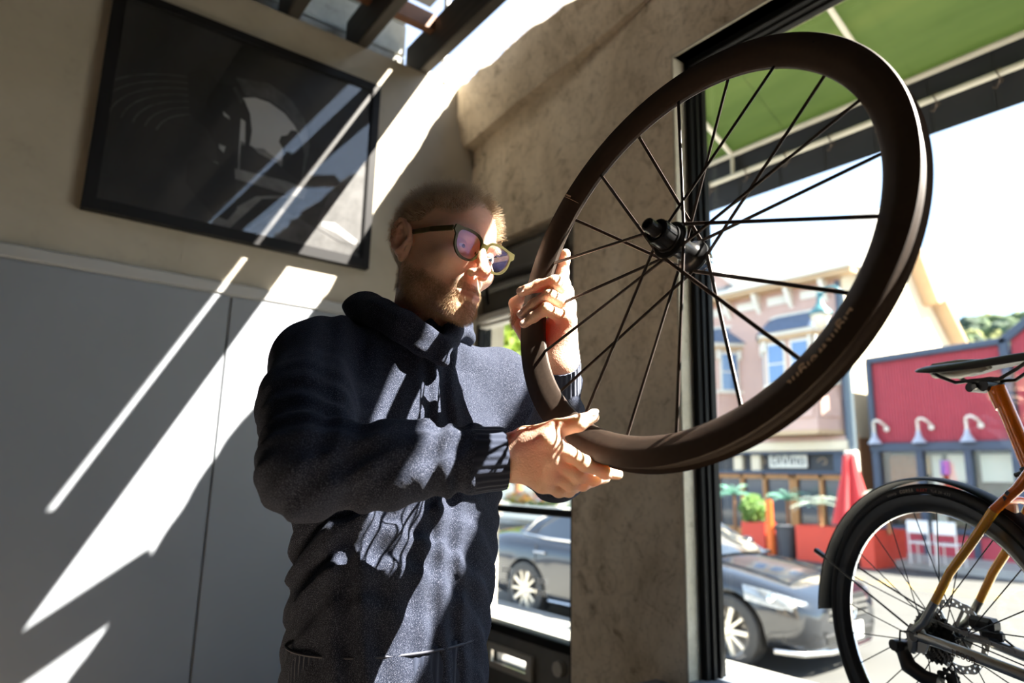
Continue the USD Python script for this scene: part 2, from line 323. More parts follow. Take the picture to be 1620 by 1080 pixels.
d1.part('lock_cylinder', MB().cyl((XD - .02, 2.30, .52), (XD - .045, 2.30, .52), .032, .03, 20), M_STEEL)
t = MB()
for s, y, z in (('our', 2.43, .835), ('you', 2.68, .855), ('use', 2.42, .785), ('you', 2.70, .80)):
    t.text(s, (XD - .004, y, z), (0, 1, 0), (0, 0, 1), .030, .0006, True)
d1.part('door_lettering', t, pm('vinyl_white', (.8, .8, .8), .6))
cb = Thing('door_closer', 'dark box-shaped door closer with faint white lettering above the street door', 'door closer', (XD - .09, 2.55, 2.33))
cb.part('housing', MB().obox((XD - .10, 2.55, 2.345), (.10, .64, .115), ch=.006), pm('closer_dark', (.055, .052, .048), .5, var=(9., .2)))
cb.part('lettering', MB().text('FITNESS-ROOM', (XD - .151, 2.87, 2.335), (0, -1, 0), (0, 0, 1), .032, .0008), pm('faded_white', (.38, .37, .34), .7))
cb.part('arm', MB().tube([(XD - .10, 2.93, 2.255), (XD - .10, 2.55, 2.248), (XD - .07, 2.3, 2.245)], .02, 12), M_GRAYMET)
cb.part('link', MB().tube([(XD - .11, 2.80, 2.29), (XD - .12, 2.79, 2.23), (XD - .10, 2.80, 2.17)], .008, 8), M_BLACK)
# ------------------------------------------------------------------ the street outside
def glow_leaf(name, c, c2, tr=.35, sc=3.):
    return usdkit.material(stage, LK + name, {'g': ('texture_coordinate', {}), 'n': ('noise_texture', {'scale': sc, 'detail': 4.}), 'r': ('rgb_ramp', {'ramp': [(.35, c), (.65, c2)]}),
        'd': ('principled_bsdf', {'roughness': .55}), 't': ('translucent_bsdf', {}), 'm': ('mix_closure', {'fac': tr})},
        [('g.object', 'n.vector'), ('n.fac', 'r.fac'), ('r.color', 'd.base_color'), ('r.color', 't.color'), ('d.BSDF', 'm.closure1'), ('t.BSDF', 'm.closure2')], surface='m.closure')
M_ASPH = pm('asphalt', (.080, .078, .074), .85, var=(1.3, .22), bump=(140., .3, .004))
M_WALK = pm('sidewalk_concrete', (.42, .40, .36), .85, var=(2.5, .15))
M_YEL = pm('road_yellow', (.75, .48, .10), .7, var=(9., .2))
M_PINK = pm('pink_siding', (.66, .43, .345), .7, var=(1.5, .08))
M_CREAM = pm('cream_paint', (.80, .66, .46), .7, var=(2., .08))
M_TAN = pm('tan_trim', (.62, .42, .24), .65, var=(3., .1))
M_OFFW = pm('off_white_trim', (.78, .72, .60), .6)
M_SHING = pm('grey_shingle', (.40, .37, .34), .85, var=(9., .35))
M_BLUESH = pm('blue_grey_shingle', (.15, .20, .29), .8, var=(8., .25))
M_NAVY = pm('slate_blue_trim', (.055, .072, .105), .55, var=(3., .12))
M_RED = pm('red_corrugated', (.46, .055, .075), .5, var=(2.5, .12))
M_BRICK = pm('orange_brick', (.38, .17, .07), .8, var=(12., .35))
M_OAK = pm('orange_timber', (.55, .25, .075), .5, var=(5., .25), stretch=(1, 1, .2))
M_DKW = pm('dark_shopfront', (.035, .033, .035), .5)
M_PLANTER = pm('red_planter', (.62, .055, .025), .5, var=(2., .08))
M_ORANGE = pm('orange_plastic', (.85, .16, .02), .45)
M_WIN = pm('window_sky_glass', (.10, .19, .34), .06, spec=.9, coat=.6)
M_WIND = pm('window_dark_glass', (.03, .035, .04), .06, spec=.8)
M_UMB = pm('red_canvas', (.60, .045, .045), .7, sheen=.2)
ZS, ZC = -.40, -.25
struct('street', MB().box((5.4, -60, -.9), (15.9, 140, ZS)), M_ASPH)
struct('sidewalk_1', MB().box((2.14, -40, -.9), (5.4, 90, ZC)), M_WALK)
struct('kerb_1', MB().obox((5.42, 20, -.40), (.16, 120, .30), ch=.02), pm('kerb_stone', (.5, .48, .44), .8, var=(3., .25)))
struct('sidewalk_2', MB().box((15.9, -60, -.9), (60, 140, ZC)), M_WALK)
for k in range(9):
    struct('road_line', MB().box((12.9, -9 + k * 5.2, ZS), (13.02, -4.1 + k * 5.2, ZS + .004)), M_YEL)
    struct('road_line', MB().box((13.25, -9 + k * 5.2, ZS), (13.37, -4.1 + k * 5.2, ZS + .004)), M_YEL)

# green shop awning over the window and door
aw = Thing('awning', 'green canvas shop awning on white tubes with dark scalloped front flap above the window', 'awning', (2.2, 0, 3.2))
M_AWN = usdkit.material(stage, LK + 'green_canvas', {'g': ('texture_coordinate', {}), 'mp': ('mapping', {'scale': (1, .12, 1)}), 'n': ('noise_texture', {'scale': 5., 'detail': 6., 'roughness': .6}),
    'r': ('rgb_ramp', {'ramp': [(.3, (.115, .155, .07)), (.55, (.14, .18, .082)), (.75, (.165, .195, .088))]}), 'd': ('diffuse_bsdf', {}), 't': ('translucent_bsdf', {}), 'm': ('mix_closure', {'fac': .62})},
    [('g.object', 'mp.vector'), ('mp.vector', 'n.vector'), ('n.fac', 'r.fac'), ('r.color', 'd.color'), ('r.color', 't.color'), ('d.BSDF', 'm.closure1'), ('t.BSDF', 'm.closure2')], surface='m.closure')
M_TUBE = pm('white_tube', (.62, .60, .54), .45, var=(6., .1))
SL = (3.3975 - 3.1738) / (3.2 - 2.7163)
za = lambda x: 3.1738 + (3.2 - x) * SL
A0, A1 = -3.4, 3.15
seams = np.linspace(A0, A1, 11)
for k in range(10):
    a, b_ = seams[k] - .0008, seams[k + 1] + .0008; m_ = MB(); xs = np.linspace(2.17, 3.22, 8)
    up = [[(x, y, za(x) + .022 + (.006 if j == 1 else 0) + .002 * (k % 2)) for j, y in enumerate((a, (a + b_) / 2, b_))] for x in xs]
    up = np.array(up).reshape(-1, 3); idx = np.arange(24).reshape(8, 3)
    q = np.stack([idx[:-1, :-1], idx[1:, :-1], idx[1:, 1:], idx[:-1, 1:]], -1).reshape(-1, 4)
    m_.add(up, q).add(up + (0, 0, .0015), q[:, ::-1]); aw.part('canvas_panel', m_, M_AWN, smooth=60)
M_FLAP = pm('navy_flap', (.016, .019, .028), .75, bump=(90., .1, .002))
fl = aw.part('front_flap', MB().obox((3.225, (A0 + A1) / 2, 3.035), (.004, A1 - A0, .31)), M_FLAP)
for z in (3.168, 3.035): aw.part('front_tube', MB().cyl((3.2, A0, z), (3.2, A1, z), .016, n=10), M_TUBE)
for y in (2.168, 1.3096, .451, -.41, -1.27, -2.13, 3.03, -2.99):
    aw.part('rafter_tube', MB().cyl((3.2, y, 3.168), (2.17, y, za(2.17) - .005), .014, n=10), M_TUBE)
    aw.part('drop_tube', MB().cyl((3.2, y, 3.168), (3.2, y, 3.035), .012, n=8), M_TUBE)
for k in range(19):
    y = -1.6 + k * .245; a = np.linspace(0, 2 * np.pi, 12, endpoint=False)
    aw.part('lacing_ring', MB().tube([(3.2 + .02 * math.cos(t), y + .006 * math.sin(3 * t), 3.025 + .035 * math.sin(t)) for t in a], .003, 5, closed=True).tube([(3.2, y, 3.0), (3.205, y + .018, 2.975), (3.2, y + .03, 2.985)], .004, 5), pm('dark_cord', (.07, .05, .04), .7))
for k in range(26):
    y0 = A0 + k * .252
    aw.part('flap_fold', MB().cyl((3.2215, y0, 2.89), (3.2215, y0, 3.18), .003, n=6), M_FLAP)

# ---- pink Victorian building with bay windows and a wine bar below
XF = 18.0
pb = Thing('victorian_building', 'pink two-storey Victorian building with bay windows and a wine bar at street level', 'building', (XF, 13, ZC))
pb.part('upper_wall', MB().box((XF, 9.0, 2.2), (25, 17.6, 7.0)), M_PINK)
lp = MB()
for k in range(38):
    z = 2.55 + k * .117; lp.obox((XF - .012, 13.3, z), (.02, 8.6, .10), np.array([[math.cos(.12), 0, math.sin(.12)], [0, 1, 0], [-math.sin(.12), 0, math.cos(.12)]]))
pb.part('lap_siding', lp, M_PINK, kind='stuff')
pb.part('side_wall', MB().prism([(18.02, -.25), (25.2, -.25), (25.1, 5.9), (23.7, 7.15), (22.1, 8.3), (19.9, 8.15), (18.3, 7.05), (18.02, 7.0)], (0, 8.99, 0), (1, 0, 0), (0, 0, 1), .06), M_CREAM)
rk = [(25.6, 5.62), (23.75, 7.28), (23.2, 7.05), (22.1, 8.55), (19.9, 8.35), (18.1, 7.2)]
for a, b_ in zip(rk, rk[1:]): pb.part('rake_board', MB().bar((a[0], 8.72, a[1]), (b_[0], 8.72, b_[1]), .5, .14, ch=.02), M_TAN)
pb.part('side_brick', MB().box((18.3, 8.9, -.25), (25, 8.96, 2.55)), M_BRICK)
pb.part('drain_pipe', MB().cyl((17.9, 9.0, -.2), (17.9, 9.0, 6.8), .07), M_NAVY)
pb.part('roof', MB().prism([(17.55, 7.12), (17.55, 7.2), (19.7, 9.25), (20.2, 9.25), (20.4, 7.12)], (0, 8.45, 0), (1, 0, 0), (0, 0, 1), -4.0).box((17.6, 12.4, 7.1), (21, 17.6, 7.3)), M_SHING)
pb.part('dormer_gable', MB().prism([(12.05, 7.2), (14.6, 7.2), (13.3, 8.3)], (17.75, 0, 0), (0, 1, 0), (0, 0, 1), 2.0), M_PINK)
for a, b_ in (((11.9, 7.2), (13.3, 8.42)), ((14.75, 7.2), (13.3, 8.42))): pb.part('dormer_rake', MB().bar((17.7, a[0], a[1]), (17.7, b_[0], b_[1]), .25, .12), M_OFFW)
pb.part('eave', MB().obox((17.62, 13.0, 7.08), (.34, 9.2, .12), ch=.03), M_OFFW); pb.part('eave', MB().obox((17.78, 13.0, 6.96), (.44, 9.1, .12), ch=.02), M_TAN)
for k in range(8):
    y = 9.25 + k * 1.05
    pb.part('eave_bracket', MB().prism([(0, 0), (.36, 0), (.34, -.12), (.10, -.52), (0, -.62)], (XF, y + .06, 6.92), (-1, 0, 0), (0, 0, 1), .12), M_OFFW)
    pb.part('frieze_panel', MB().obox((XF - .03, y + .52, 6.62), (.05, .72, .26), ch=.015), M_OFFW)
def bay(yc, w):
    d, s = .62, .42; pts = [(XF, yc - w / 2), (XF - d, yc - w / 2 + s), (XF - d, yc + w / 2 - s), (XF, yc + w / 2)]
    plan = Polygon(pts); ex = lambda g, z, h: MB().prism(g, (0, 0, z), (1, 0, 0), (0, 1, 0), h)
    pb.part('bay', ex(plan, 2.65, 2.75), M_PINK)
    pb.part('bay_cornice', ex(plan.buffer(.16, join_style=2), 5.40, .10), M_OFFW); pb.part('bay_cornice', ex(plan.buffer(.10, join_style=2), 5.28, .12), M_TAN)
    pb.part('bay_sill', ex(plan.buffer(.07, join_style=2), 3.95, .09), M_OFFW); pb.part('bay_base', ex(plan.buffer(.05, join_style=2), 2.62, .12), M_TAN)
    o = np.array(plan.buffer(.20, join_style=2).exterior.coords)[:-1]; o = [p for p in o if True]
    base = np.array([(p[0], p[1], 5.50) for p in o]); top = np.array([(max(XF - .12, p[0] * .25 + XF * .75), yc + (p[1] - yc) * .62, 6.10) for p in o]); n = len(o)
    v = np.vstack([base, top]); f = [[i, (i + 1) % n, n + (i + 1) % n, n + i] for i in range(n)]
    pb.part('bay_roof', MB().add(v, f).add(top, [[0, i, i + 1] for i in range(1, n - 1)]), M_BLUESH, smooth=False)
    for i in range(n):
        j = (i + 1) % n
        pb.part('roof_trim', MB().cyl(top[i], top[j], .05, n=6), M_OFFW)
    faces = [((XF - d, yc - w / 2 + s), (XF - d, yc + w / 2 - s)), (pts[0], pts[1]), (pts[3], pts[2])]
    for k, (a, b_) in enumerate(faces):
        a, b_ = np.array(a), np.array(b_); mid = (a + b_) / 2; L = np.linalg.norm(b_ - a); dr = (b_ - a) / L; nn = np.array([-dr[1], dr[0]])
        if nn[0] > 0: nn = -nn
        R = np.array([[nn[0], dr[0], 0], [nn[1], dr[1], 0], [0, 0, 1.]]); at_ = lambda off, u, z: (mid[0] + nn[0] * off + dr[0] * u, mid[1] + nn[1] * off + dr[1] * u, z)
        nwin = 2 if k == 0 else 1; ww = L / nwin
        for q in range(nwin):
            u = (q + .5) * ww - L / 2; wv = min(.52, ww * .62)
            fr = pb.part('window', MB().obox(at_(.02, u, 4.62), (.05, wv + .14, 1.22), R, .01), M_OFFW)
            sub(fr, 'pane', tuple_off(MB().obox(at_(.05, u, 4.90), (.02, wv, .52), R), pb.base), M_WIN, smooth=False)
            sub(fr, 'pane', tuple_off(MB().obox(at_(.05, u, 4.33), (.02, wv, .52), R), pb.base), M_WIN, smooth=False)
            pb.part('bay_frieze', MB().obox(at_(.03, u, 5.17), (.04, wv + .1, .16), R, .01), M_OFFW)
            pb.part('bay_panel', MB().obox(at_(.03, u, 3.35), (.04, wv + .1, .55), R, .01), M_PINK)
        for u in (-L / 2 + .05, L / 2 - .05): pb.part('bay_bracket', MB().obox(at_(.06, u, 5.14), (.12, .09, .30), R, .02), M_OFFW)
def tuple_off(mb, base):
    v, f = mb.arrays(); return v - np.asarray(base), f
bay(10.25, 2.3); bay(13.35, 2.3); bay(16.3, 2.3)
pb.part('house_plate', MB().obox((XF - .06, 9.83, 3.09), (.05, .62, .28), ch=.01), M_OFFW)
pb.part('belt_course', MB().obox((XF - .08, 13.3, 2.52), (.16, 8.7, .10), ch=.02), M_PINK)
pb.part('fascia', MB().obox((XF - .12, 13.3, 2.33), (.28, 8.7, .26), ch=.02), M_CREAM)
pb.part('fascia', MB().obox((XF - .10, 13.3, 2.15), (.34, 8.7, .07), ch=.01), M_NAVY)
pb.part('shop_beam', MB().obox((XF - .05, 13.3, 1.62), (.30, 8.7, .10), ch=.01), M_NAVY)
pb.part('shop_beam', MB().obox((XF - .06, 9.2, 1.9), (.30, .38, .55), ch=.01), M_NAVY)
pb.part('sign_band', MB().box((XF - .02, 9.2, 1.66), (XF + .1, 17.6, 2.12)), M_DKW)
for y in (11.75, 12.35, 14.0): pb.part('pilaster', MB().obox((XF - .08, y, 1.9), (.16, .30, .5), ch=.02), M_CREAM)
sg = pb.part('sign_board', MB().obox((XF - .10, 10.75, 1.92), (.05, 1.16, .36), ch=.015), M_OFFW)
sub(sg, 'lettering', tuple_off(MB().text('DiVino', (XF - .127, 11.26, 1.84), (0, -1, 0), (0, 0, 1), .23, .004, True, wid=1.0), pb.base), M_DKW)
for y in (9.75, 11.6):
    a = np.linspace(0, 5.5, 26)
    pb.part('scroll_ornament', MB().tube([(XF - .03, y + .17 * math.exp(-.22 * t) * math.cos(t), 1.9 + .14 * math.exp(-.22 * t) * math.sin(t)) for t in a], .012, 5), M_TAN)
pb.part('shop_recess', MB().box((XF + .25, 9.2, ZC), (XF + .4, 17.6, 1.6)), M_DKW)
for y in (9.15, 9.85, 10.72, 10.60, 11.55, 12.3, 13.2, 14.2):
    pb.part('door_post', MB().obox((XF, y, .66), (.16, .10, 1.85), ch=.01), M_OAK)
pb.part('door_head', MB().obox((XF, 11.6, 1.51), (.16, 5.0, .14), ch=.01), M_OAK)
for y0, y1 in ((9.2, 9.8), (9.9, 10.55), (10.77, 11.5), (11.6, 12.25), (12.35, 13.15), (13.25, 14.15)):
    pb.part('door_pane', MB().box((XF + .03, y0, -.05), (XF + .04, y1, 1.44)), M_WIND, smooth=False)
    pb.part('door_panel', MB().obox((XF + .02, (y0 + y1) / 2, -.1), (.06, y1 - y0, .25), ch=.01), M_OAK)

# ---- red corrugated building
rb = Thing('red_building', 'dark red corrugated metal building with slate blue trim and gooseneck lamps', 'building', (XF, 6, ZC))
rb.part('core', MB().box((XF + .1, -4, 2.2), (26, 8.36, 4.5)).box((XF + .9, -4, ZC), (26, 8.36, 2.2)), M_NAVY)
def corr(y0, y1, zfun):
    ys_ = np.arange(y0, y1 + .001, .0175); off = .012 * np.sign(np.sin(np.arange(len(ys_)) * np.pi / 2 + .4))
    v = []; [v.extend([(XF + .02 + o, y, 2.38), (XF + .02 + o, y, zfun(y))]) for y, o in zip(ys_, off)]
    idx = np.arange(len(v)).reshape(-1, 2); return MB().add(v, np.stack([idx[:-1, 0], idx[1:, 0], idx[1:, 1], idx[:-1, 1]], -1)[:, ::-1])
ztop = lambda y: 4.50 + (8.4 - y) * .03
rb.part('corrugated_sheet', corr(5.46, 8.3, ztop), M_RED, smooth=False)
rb.part('corrugated_sheet', corr(1.0, 5.22, lambda y: min(4.62 + (5.25 - y) * .75, 6.4)), M_RED, smooth=False)
rb.part('parapet_trim', MB().bar((XF - .02, 8.42, 4.50), (XF - .02, 5.3, 4.60), .16, .16, ch=.02), M_NAVY)
rb.part('gable_trim', MB().bar((XF - .02, 5.35, 4.60), (XF - .02, 2.6, 6.66), .16, .18, ch=.02), M_NAVY)
rb.part('corner_post', MB().obox((XF - .02, 8.37, 2.1), (.16, .14, 4.8), ch=.02), M_NAVY)
rb.part('corner_post', MB().obox((XF - .02, 5.34, 2.2), (.16, .18, 4.9), ch=.02), M_NAVY)
rb.part('lamp_beam', MB().obox((XF - .03, 5.0, 2.26), (.20, 6.9, .22), ch=.02), M_NAVY)
for y in (8.33, 7.32, 6.28, 5.28, 4.2, 3.1): rb.part('window_post', MB().obox((XF - .02, y, .95), (.18, .15, 2.45), ch=.02), M_NAVY)
rb.part('window_sill', MB().obox((XF - .02, 5.0, .32), (.2, 6.9, .12), ch=.02), M_NAVY)
rb.part('red_dado', MB().obox((XF, 5.0, -.02), (.12, 6.9, .5), ch=.01), M_RED)
for k, (y0, y1) in enumerate(((7.4, 8.25), (6.36, 7.24), (5.36, 6.2), (4.28, 5.2), (3.2, 4.1))):
    w_ = rb.part('shop_window', MB().box((XF + .02, y0, .38), (XF + .03, y1, 2.15)), M_GLASS, smooth=False)
M_BLIND = pm('cream_blind', (.80, .76, .62), .8)
for k, (y0, y1, z0, m_) in enumerate(((7.55, 8.2, .5, M_BRICK), (6.40, 6.85, 1.45, M_BLIND), (6.98, 7.2, .5, M_BLIND), (5.40, 6.17, 1.45, M_BLIND), (4.3, 5.2, 1.45, M_BLIND))):
    rb.part('interior_panel', MB().obox((XF + .32, (y0 + y1) / 2, (z0 + 2.08) / 2), (.04, y1 - y0, 2.08 - z0), ch=.01), m_)
rb.part('neon_sign', MB().obox((XF + .25, 6.9, 1.78), (.04, .2, .34), ch=.01), pm('violet_sign', (.25, .18, .65), .5))
rb.part('back_wall', MB().box((XF + .7, 3.0, ZC), (XF + .8, 8.3, 2.2)), pm('olive_interior', (.20, .19, .13), .8, var=(2., .4)))
gl = None
for k, y in enumerate((8.06, 7.02, 5.98)):
    if k == 0:
        gl = Thing('gooseneck_lamp', 'white gooseneck wall lamp on the red facade nearest the pink building', 'wall lamp', (XF, y, 2.6), group='gooseneck lamps on the red building')
        a = np.linspace(0, np.pi, 12)
        gl.part('neck', MB().tube([(XF - .05, y, 2.72), (XF - .10, y - .02, 2.80)] + [(XF - .20 - .10 * math.sin(t) , y + .10 - .12 * math.cos(t), 2.80 + .12 * math.sin(t)) for t in a][2:] + [(XF - .2, y + .22, 2.55)], .032, 10), M_OFFW)
        gl.part('shade', MB().lathe([(.05, 2.62), (.06, 2.52), (.16, 2.36), (.17, 2.34), (.14, 2.35)], (XF - .2, y + .22, 0), (0, 0, 1), 20), pm('grey_shade', (.45, .48, .55), .4))
        gl.part('wall_rose', MB().sphere((XF - .05, y - .02, 2.72), (.04, .07, .07)), M_OFFW)
    else:
        copy(gl, 'gooseneck_lamp', (XF, y, 2.6), label=('white gooseneck wall lamp, middle one of the three on the red facade', 'white gooseneck wall lamp on the red facade nearest the bicycle saddle')[k - 1])

# ---- street lamp
lm = Thing('street_lamp', 'teal street lamp with a globe under a bell cap hanging from a curved arm', 'street lamp', (16.2, 8.05, ZC))
lm.part('pole', MB().lathe([(.16, ZC), (.15, .3), (.09, .5), (.08, 5.6), (.05, 6.0), (0, 6.05)], (16.2, 8.05, 0), (0, 0, 1), 14), pm('lamp_pole', (.09, .12, .14), .45))
a = np.linspace(0, np.pi, 14)
lm.part('arm', MB().tube([(16.2, 8.33 + .29 * math.cos(t), 5.75 + .42 * math.sin(t)) for t in a], .04, 8), pm('lamp_teal', (.07, .19, .20), .4))
lm.part('bell_cap', MB().lathe([(0, 6.12), (.06, 6.08), (.07, 5.85), (.13, 5.72), (.27, 5.56), (.28, 5.50), (.25, 5.50)], (16.2, 8.62, 0), (0, 0, 1), 22), pm('lamp_teal', (.07, .19, .20), .4))
lm.part('globe', MB().lathe([(.235, 5.52), (.22, 5.35), (.14, 5.20), (.06, 5.14), (0, 5.13)], (16.2, 8.62, 0), (0, 0, 1), 22), pm('lamp_globe', (.78, .68, .50), .3))
lm.part('meter_box', MB().obox((16.1, 8.05, 1.85), (.2, .28, .5), ch=.03), M_OFFW)

# ---- parklet: planters, plants, umbrella, chairs, posts
def planter(name, label, x0, x1, y0, y1, z1, mat, grp=None):
    t = Thing(name, label, 'planter', ((x0 + x1) / 2, (y0 + y1) / 2, ZS), group=grp); c = ((x0 + x1) / 2, (y0 + y1) / 2)
    outer = sbox(x0, y0, x1, y1); t.part('box', MB().prism(outer.difference(outer.buffer(-.04, join_style=2)), (0, 0, ZS), (1, 0, 0), (0, 1, 0), z1 - ZS).box((x0 + .04, y0 + .04, ZS), (x1 - .04, y1 - .04, ZS + .1)), mat)
    t.part('soil', MB().obox((c[0], c[1], z1 - .06), (x1 - x0 - .09, y1 - y0 - .09, .04)), pm('soil', (.05, .035, .025), .9, var=(20., .4))); return t
planter('planter', 'long red planter box below the closed red parasol', 15.1, 15.6, 7.86, 8.98, .38, M_PLANTER)
planter('planter', 'square red planter with a sunlit orange face behind the bicycle wheel', 15.0, 16.5, 7.17, 7.47, .37, M_PLANTER)
planter('planter', 'small red planter with the clipped round bush beside the orange post', 15.1, 15.6, 9.78, 10.42, .36, M_PLANTER)
tb = Thing('tub', 'dark grey round tub planter between the orange post and the long red planter', 'planter', (15.3, 9.32, ZS))
tb.part('tub_wall', MB().lathe([(.20, ZS), (.27, .28), (.29, .30), (.29, .33), (.25, .33), (.23, .2)], (15.3, 9.32, 0), (0, 0, 1), 20), pm('grey_tub', (.05, .05, .055), .6))
tb.part('soil', MB().cyl((15.3, 9.32, .2), (15.3, 9.32, .24), .23), pm('soil', (.05, .035, .025), .9))
tb.part('pebbles', MB().sphere((15.25, 9.25, .30), (.12, .10, .06), 1).sphere((15.3, 9.42, .29), (.10, .12, .06), 1), M_OFFW, kind='stuff')
single('bollard', MB().lathe([(.09, ZS), (.09, .85), (.07, .92), (0, .93)], (15.1, 9.62, 0), (0, 0, 1), 14), M_ORANGE, 'orange plastic delineator post standing between the red planters', 'post')
def leaves(c, r, n, size, seed, squash=1.0):
    g = np.random.default_rng(seed); d = g.normal(size=(n, 3)); d /= np.linalg.norm(d, axis=1, keepdims=True)
    p = d * (g.uniform(.25, 1, (n, 1)) ** .45) * np.asarray(r); p += (meshkit.fbm(d * 2.3 + seed, 3)[:, None] - .5) * .5 * d * np.asarray(r)
    u = g.normal(size=(n, 3)); u /= np.linalg.norm(u, axis=1, keepdims=True); w = np.cross(u, d); w /= np.linalg.norm(w, axis=1, keepdims=True) + 1e-9
    s = size * g.uniform(.6, 1.3, (n, 1)); v = np.stack([p - u * s, p + w * s * .5, p + u * s, p - w * s * .5], 1).reshape(-1, 3) + np.asarray(c)
    return MB().add(v, np.arange(4 * n).reshape(n, 4))
M_BOXW = glow_leaf('box_green', (.10, .22, .04), (.22, .36, .08), .2, 6.)
bx = Thing('clipped_bush', 'round clipped green bush growing in the small red planter', 'bush', (15.3, 10.2, .3))
bx.part('foliage', leaves((15.3, 10.2, .66), .36, 1400, .05, 5), M_BOXW, smooth=False, kind='stuff'); bx.part('trunk', MB().cyl((15.3, 10.2, .3), (15.3, 10.2, .6), .03), M_BRICK)
M_PALM = glow_leaf('palm_silver', (.42, .50, .42), (.66, .72, .62), .2, 2.); M_TEAL = glow_leaf('palm_teal', (.10, .42, .30), (.40, .62, .50), .3, 2.)
def palm(name, label, c, h, n, L, mat, seed):
    g = np.random.default_rng(seed); t = Thing(name, label, 'plant', c); c = np.asarray(c, float)
    t.part('stem', MB().tube([c, c + (0, 0, h)], [.05, .035], 8), M_BRICK)
    for k in range(n):
        a = k * 2.4 + g.uniform(-.2, .2); el = g.uniform(.2, 1.25); d = np.array([math.cos(a), math.sin(a), 0]); l = L * g.uniform(.75, 1.1)
        pts = [c + (0, 0, h) + d * l * s * math.cos(el) + np.array([0, 0, l * (s * math.sin(el) - .55 * s * s)]) for s in np.linspace(0, 1, 9)]
        m_ = MB().tube(pts, np.linspace(.012, .004, 9), 4); side = np.array([-d[1], d[0], 0])
        for q in range(1, 9):
            for sg_ in (-1, 1):
                tip = pts[q] + side * sg_ * .26 * math.sin(q / 9 * 2.6 + .3) * l + d * .10 * l + (0, 0, -.03); w = .022
                m_.add([pts[q] - d * w, pts[q] + d * w, tip], [[0, 1, 2]])
        t.part('frond', m_, mat, smooth=False)
palm('sago_palm', 'silvery palm in front of the timber shop doors beside the red parasol', (15.35, 8.5, .3), .55, 17, .62, M_PALM, 1)
palm('sago_palm', 'silvery palm between the closed parasol and the red building', (15.6, 7.1, .3), .75, 15, .6, M_PALM, 2)
palm('sago_palm', 'teal palm behind the clipped bush, near the black mullion', (15.9, 11.15, .0), 1.0, 18, .75, M_TEAL, 3)
palm('sago_palm', 'teal and silver palm between clipped bush and orange post', (16.1, 9.75, .0), .9, 16, .7, M_TEAL, 4)
pu = Thing('parasol', 'closed red canvas parasol tied around its pole by the planters', 'parasol', (15.4, 7.75, ZS))
a = np.linspace(0, 2 * np.pi, 64, endpoint=False); v = []; hs = [2.02, 1.95, 1.6, 1.2, .8, .45]; rs = [.02, .10, .13, .20, .27, .33]
for h_, r_ in zip(hs, rs): v += [(15.4 + r_ * (1 + .38 * math.cos(6 * t)) * math.cos(t), 7.75 + r_ * (1 + .38 * math.cos(6 * t)) * math.sin(t), h_) for t in a]
idx = np.arange(6 * 64).reshape(6, 64); q = np.stack([idx[:-1], idx[1:], np.roll(idx[1:], -1, 1), np.roll(idx[:-1], -1, 1)], -1).reshape(-1, 4)
pu.part('canopy', MB().add(v, q), M_UMB, smooth=60); pu.part('pole', MB().cyl((15.4, 7.75, ZS), (15.4, 7.75, 2.08), .025), M_OFFW); pu.part('base', MB().cyl((15.4, 7.75, ZS), (15.4, 7.75, ZS + .08), .25), M_DKW)
M_ALU = pm('silver_chair', (.70, .70, .70), .35, .6)
def chair(y, label, x=15.6):
    t = Thing('patio_chair', label, 'chair', (x, y, ZC), group='silver chairs on the parklet')
    t.part('seat', MB().obox((x, y, .18), (.42, .42, .04), ch=.01), M_ALU); t.part('backrest', MB().obox((x - .2, y, .50), (.03, .42, .26), ch=.01), M_ALU)
    for dx in (-.19, .19):
        for dy in (-.19, .19): t.part('leg', MB().cyl((x + dx, y + dy, ZC), (x + dx, y + dy, .5 if dx < 0 else .18), .016, n=8), M_ALU)
chair(6.45, 'silver metal patio chair half hidden by the square red planter'); chair(5.95, 'silver metal patio chair clear of the planters, in front of the red building')

# ---- trees, hill, far houses
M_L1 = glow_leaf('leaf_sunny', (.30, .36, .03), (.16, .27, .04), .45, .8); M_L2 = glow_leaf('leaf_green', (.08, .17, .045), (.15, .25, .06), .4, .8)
def tree(c, h, r, label, mat, seed, n=5200):
    t = Thing('street_tree', label, 'tree', c); c = np.asarray(c, float); g = np.random.default_rng(seed)
    t.part('trunk', MB().tube([c, c + (.1, .1, h * .45), c + (.0, .2, h * .8)], [.22, .16, .06], 8), M_BRICK)
    m_ = MB()
    for k in range(9):
        o = g.normal(size=3) * np.array([r * .5, r * .5, h * .16]); lm_ = leaves(c + (0, 0, h * .72) + o, (r * .55, r * .55, h * .22), n // 9, .20, seed * 20 + k); m_.add(*lm_.arrays())
    t.part('crown', m_, mat, smooth=False, kind='stuff')
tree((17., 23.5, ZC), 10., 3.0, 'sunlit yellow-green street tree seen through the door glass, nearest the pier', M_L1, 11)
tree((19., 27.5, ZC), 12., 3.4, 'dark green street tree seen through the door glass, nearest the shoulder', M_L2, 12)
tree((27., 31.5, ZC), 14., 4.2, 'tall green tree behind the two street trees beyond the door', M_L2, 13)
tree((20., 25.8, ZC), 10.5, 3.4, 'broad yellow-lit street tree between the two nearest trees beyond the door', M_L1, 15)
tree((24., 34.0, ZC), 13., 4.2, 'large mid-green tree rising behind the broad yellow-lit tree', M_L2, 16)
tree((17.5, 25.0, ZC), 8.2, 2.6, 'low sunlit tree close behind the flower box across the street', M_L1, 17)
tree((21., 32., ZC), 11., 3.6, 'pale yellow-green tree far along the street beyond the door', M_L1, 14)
fb = Thing('far_house', 'pale plastered house far down the street beyond the trees', 'building', (32, 43, ZC))
fb.part('wall', MB().box((30, 30, ZC), (40, 56, 3.6)), M_OFFW); fb.part('roof', MB().prism([(30, 3.5), (56, 3.5), (43, 5.4)], (29.8, 0, 0), (0, 1, 0), (0, 0, 1), 12.4), M_SHING)
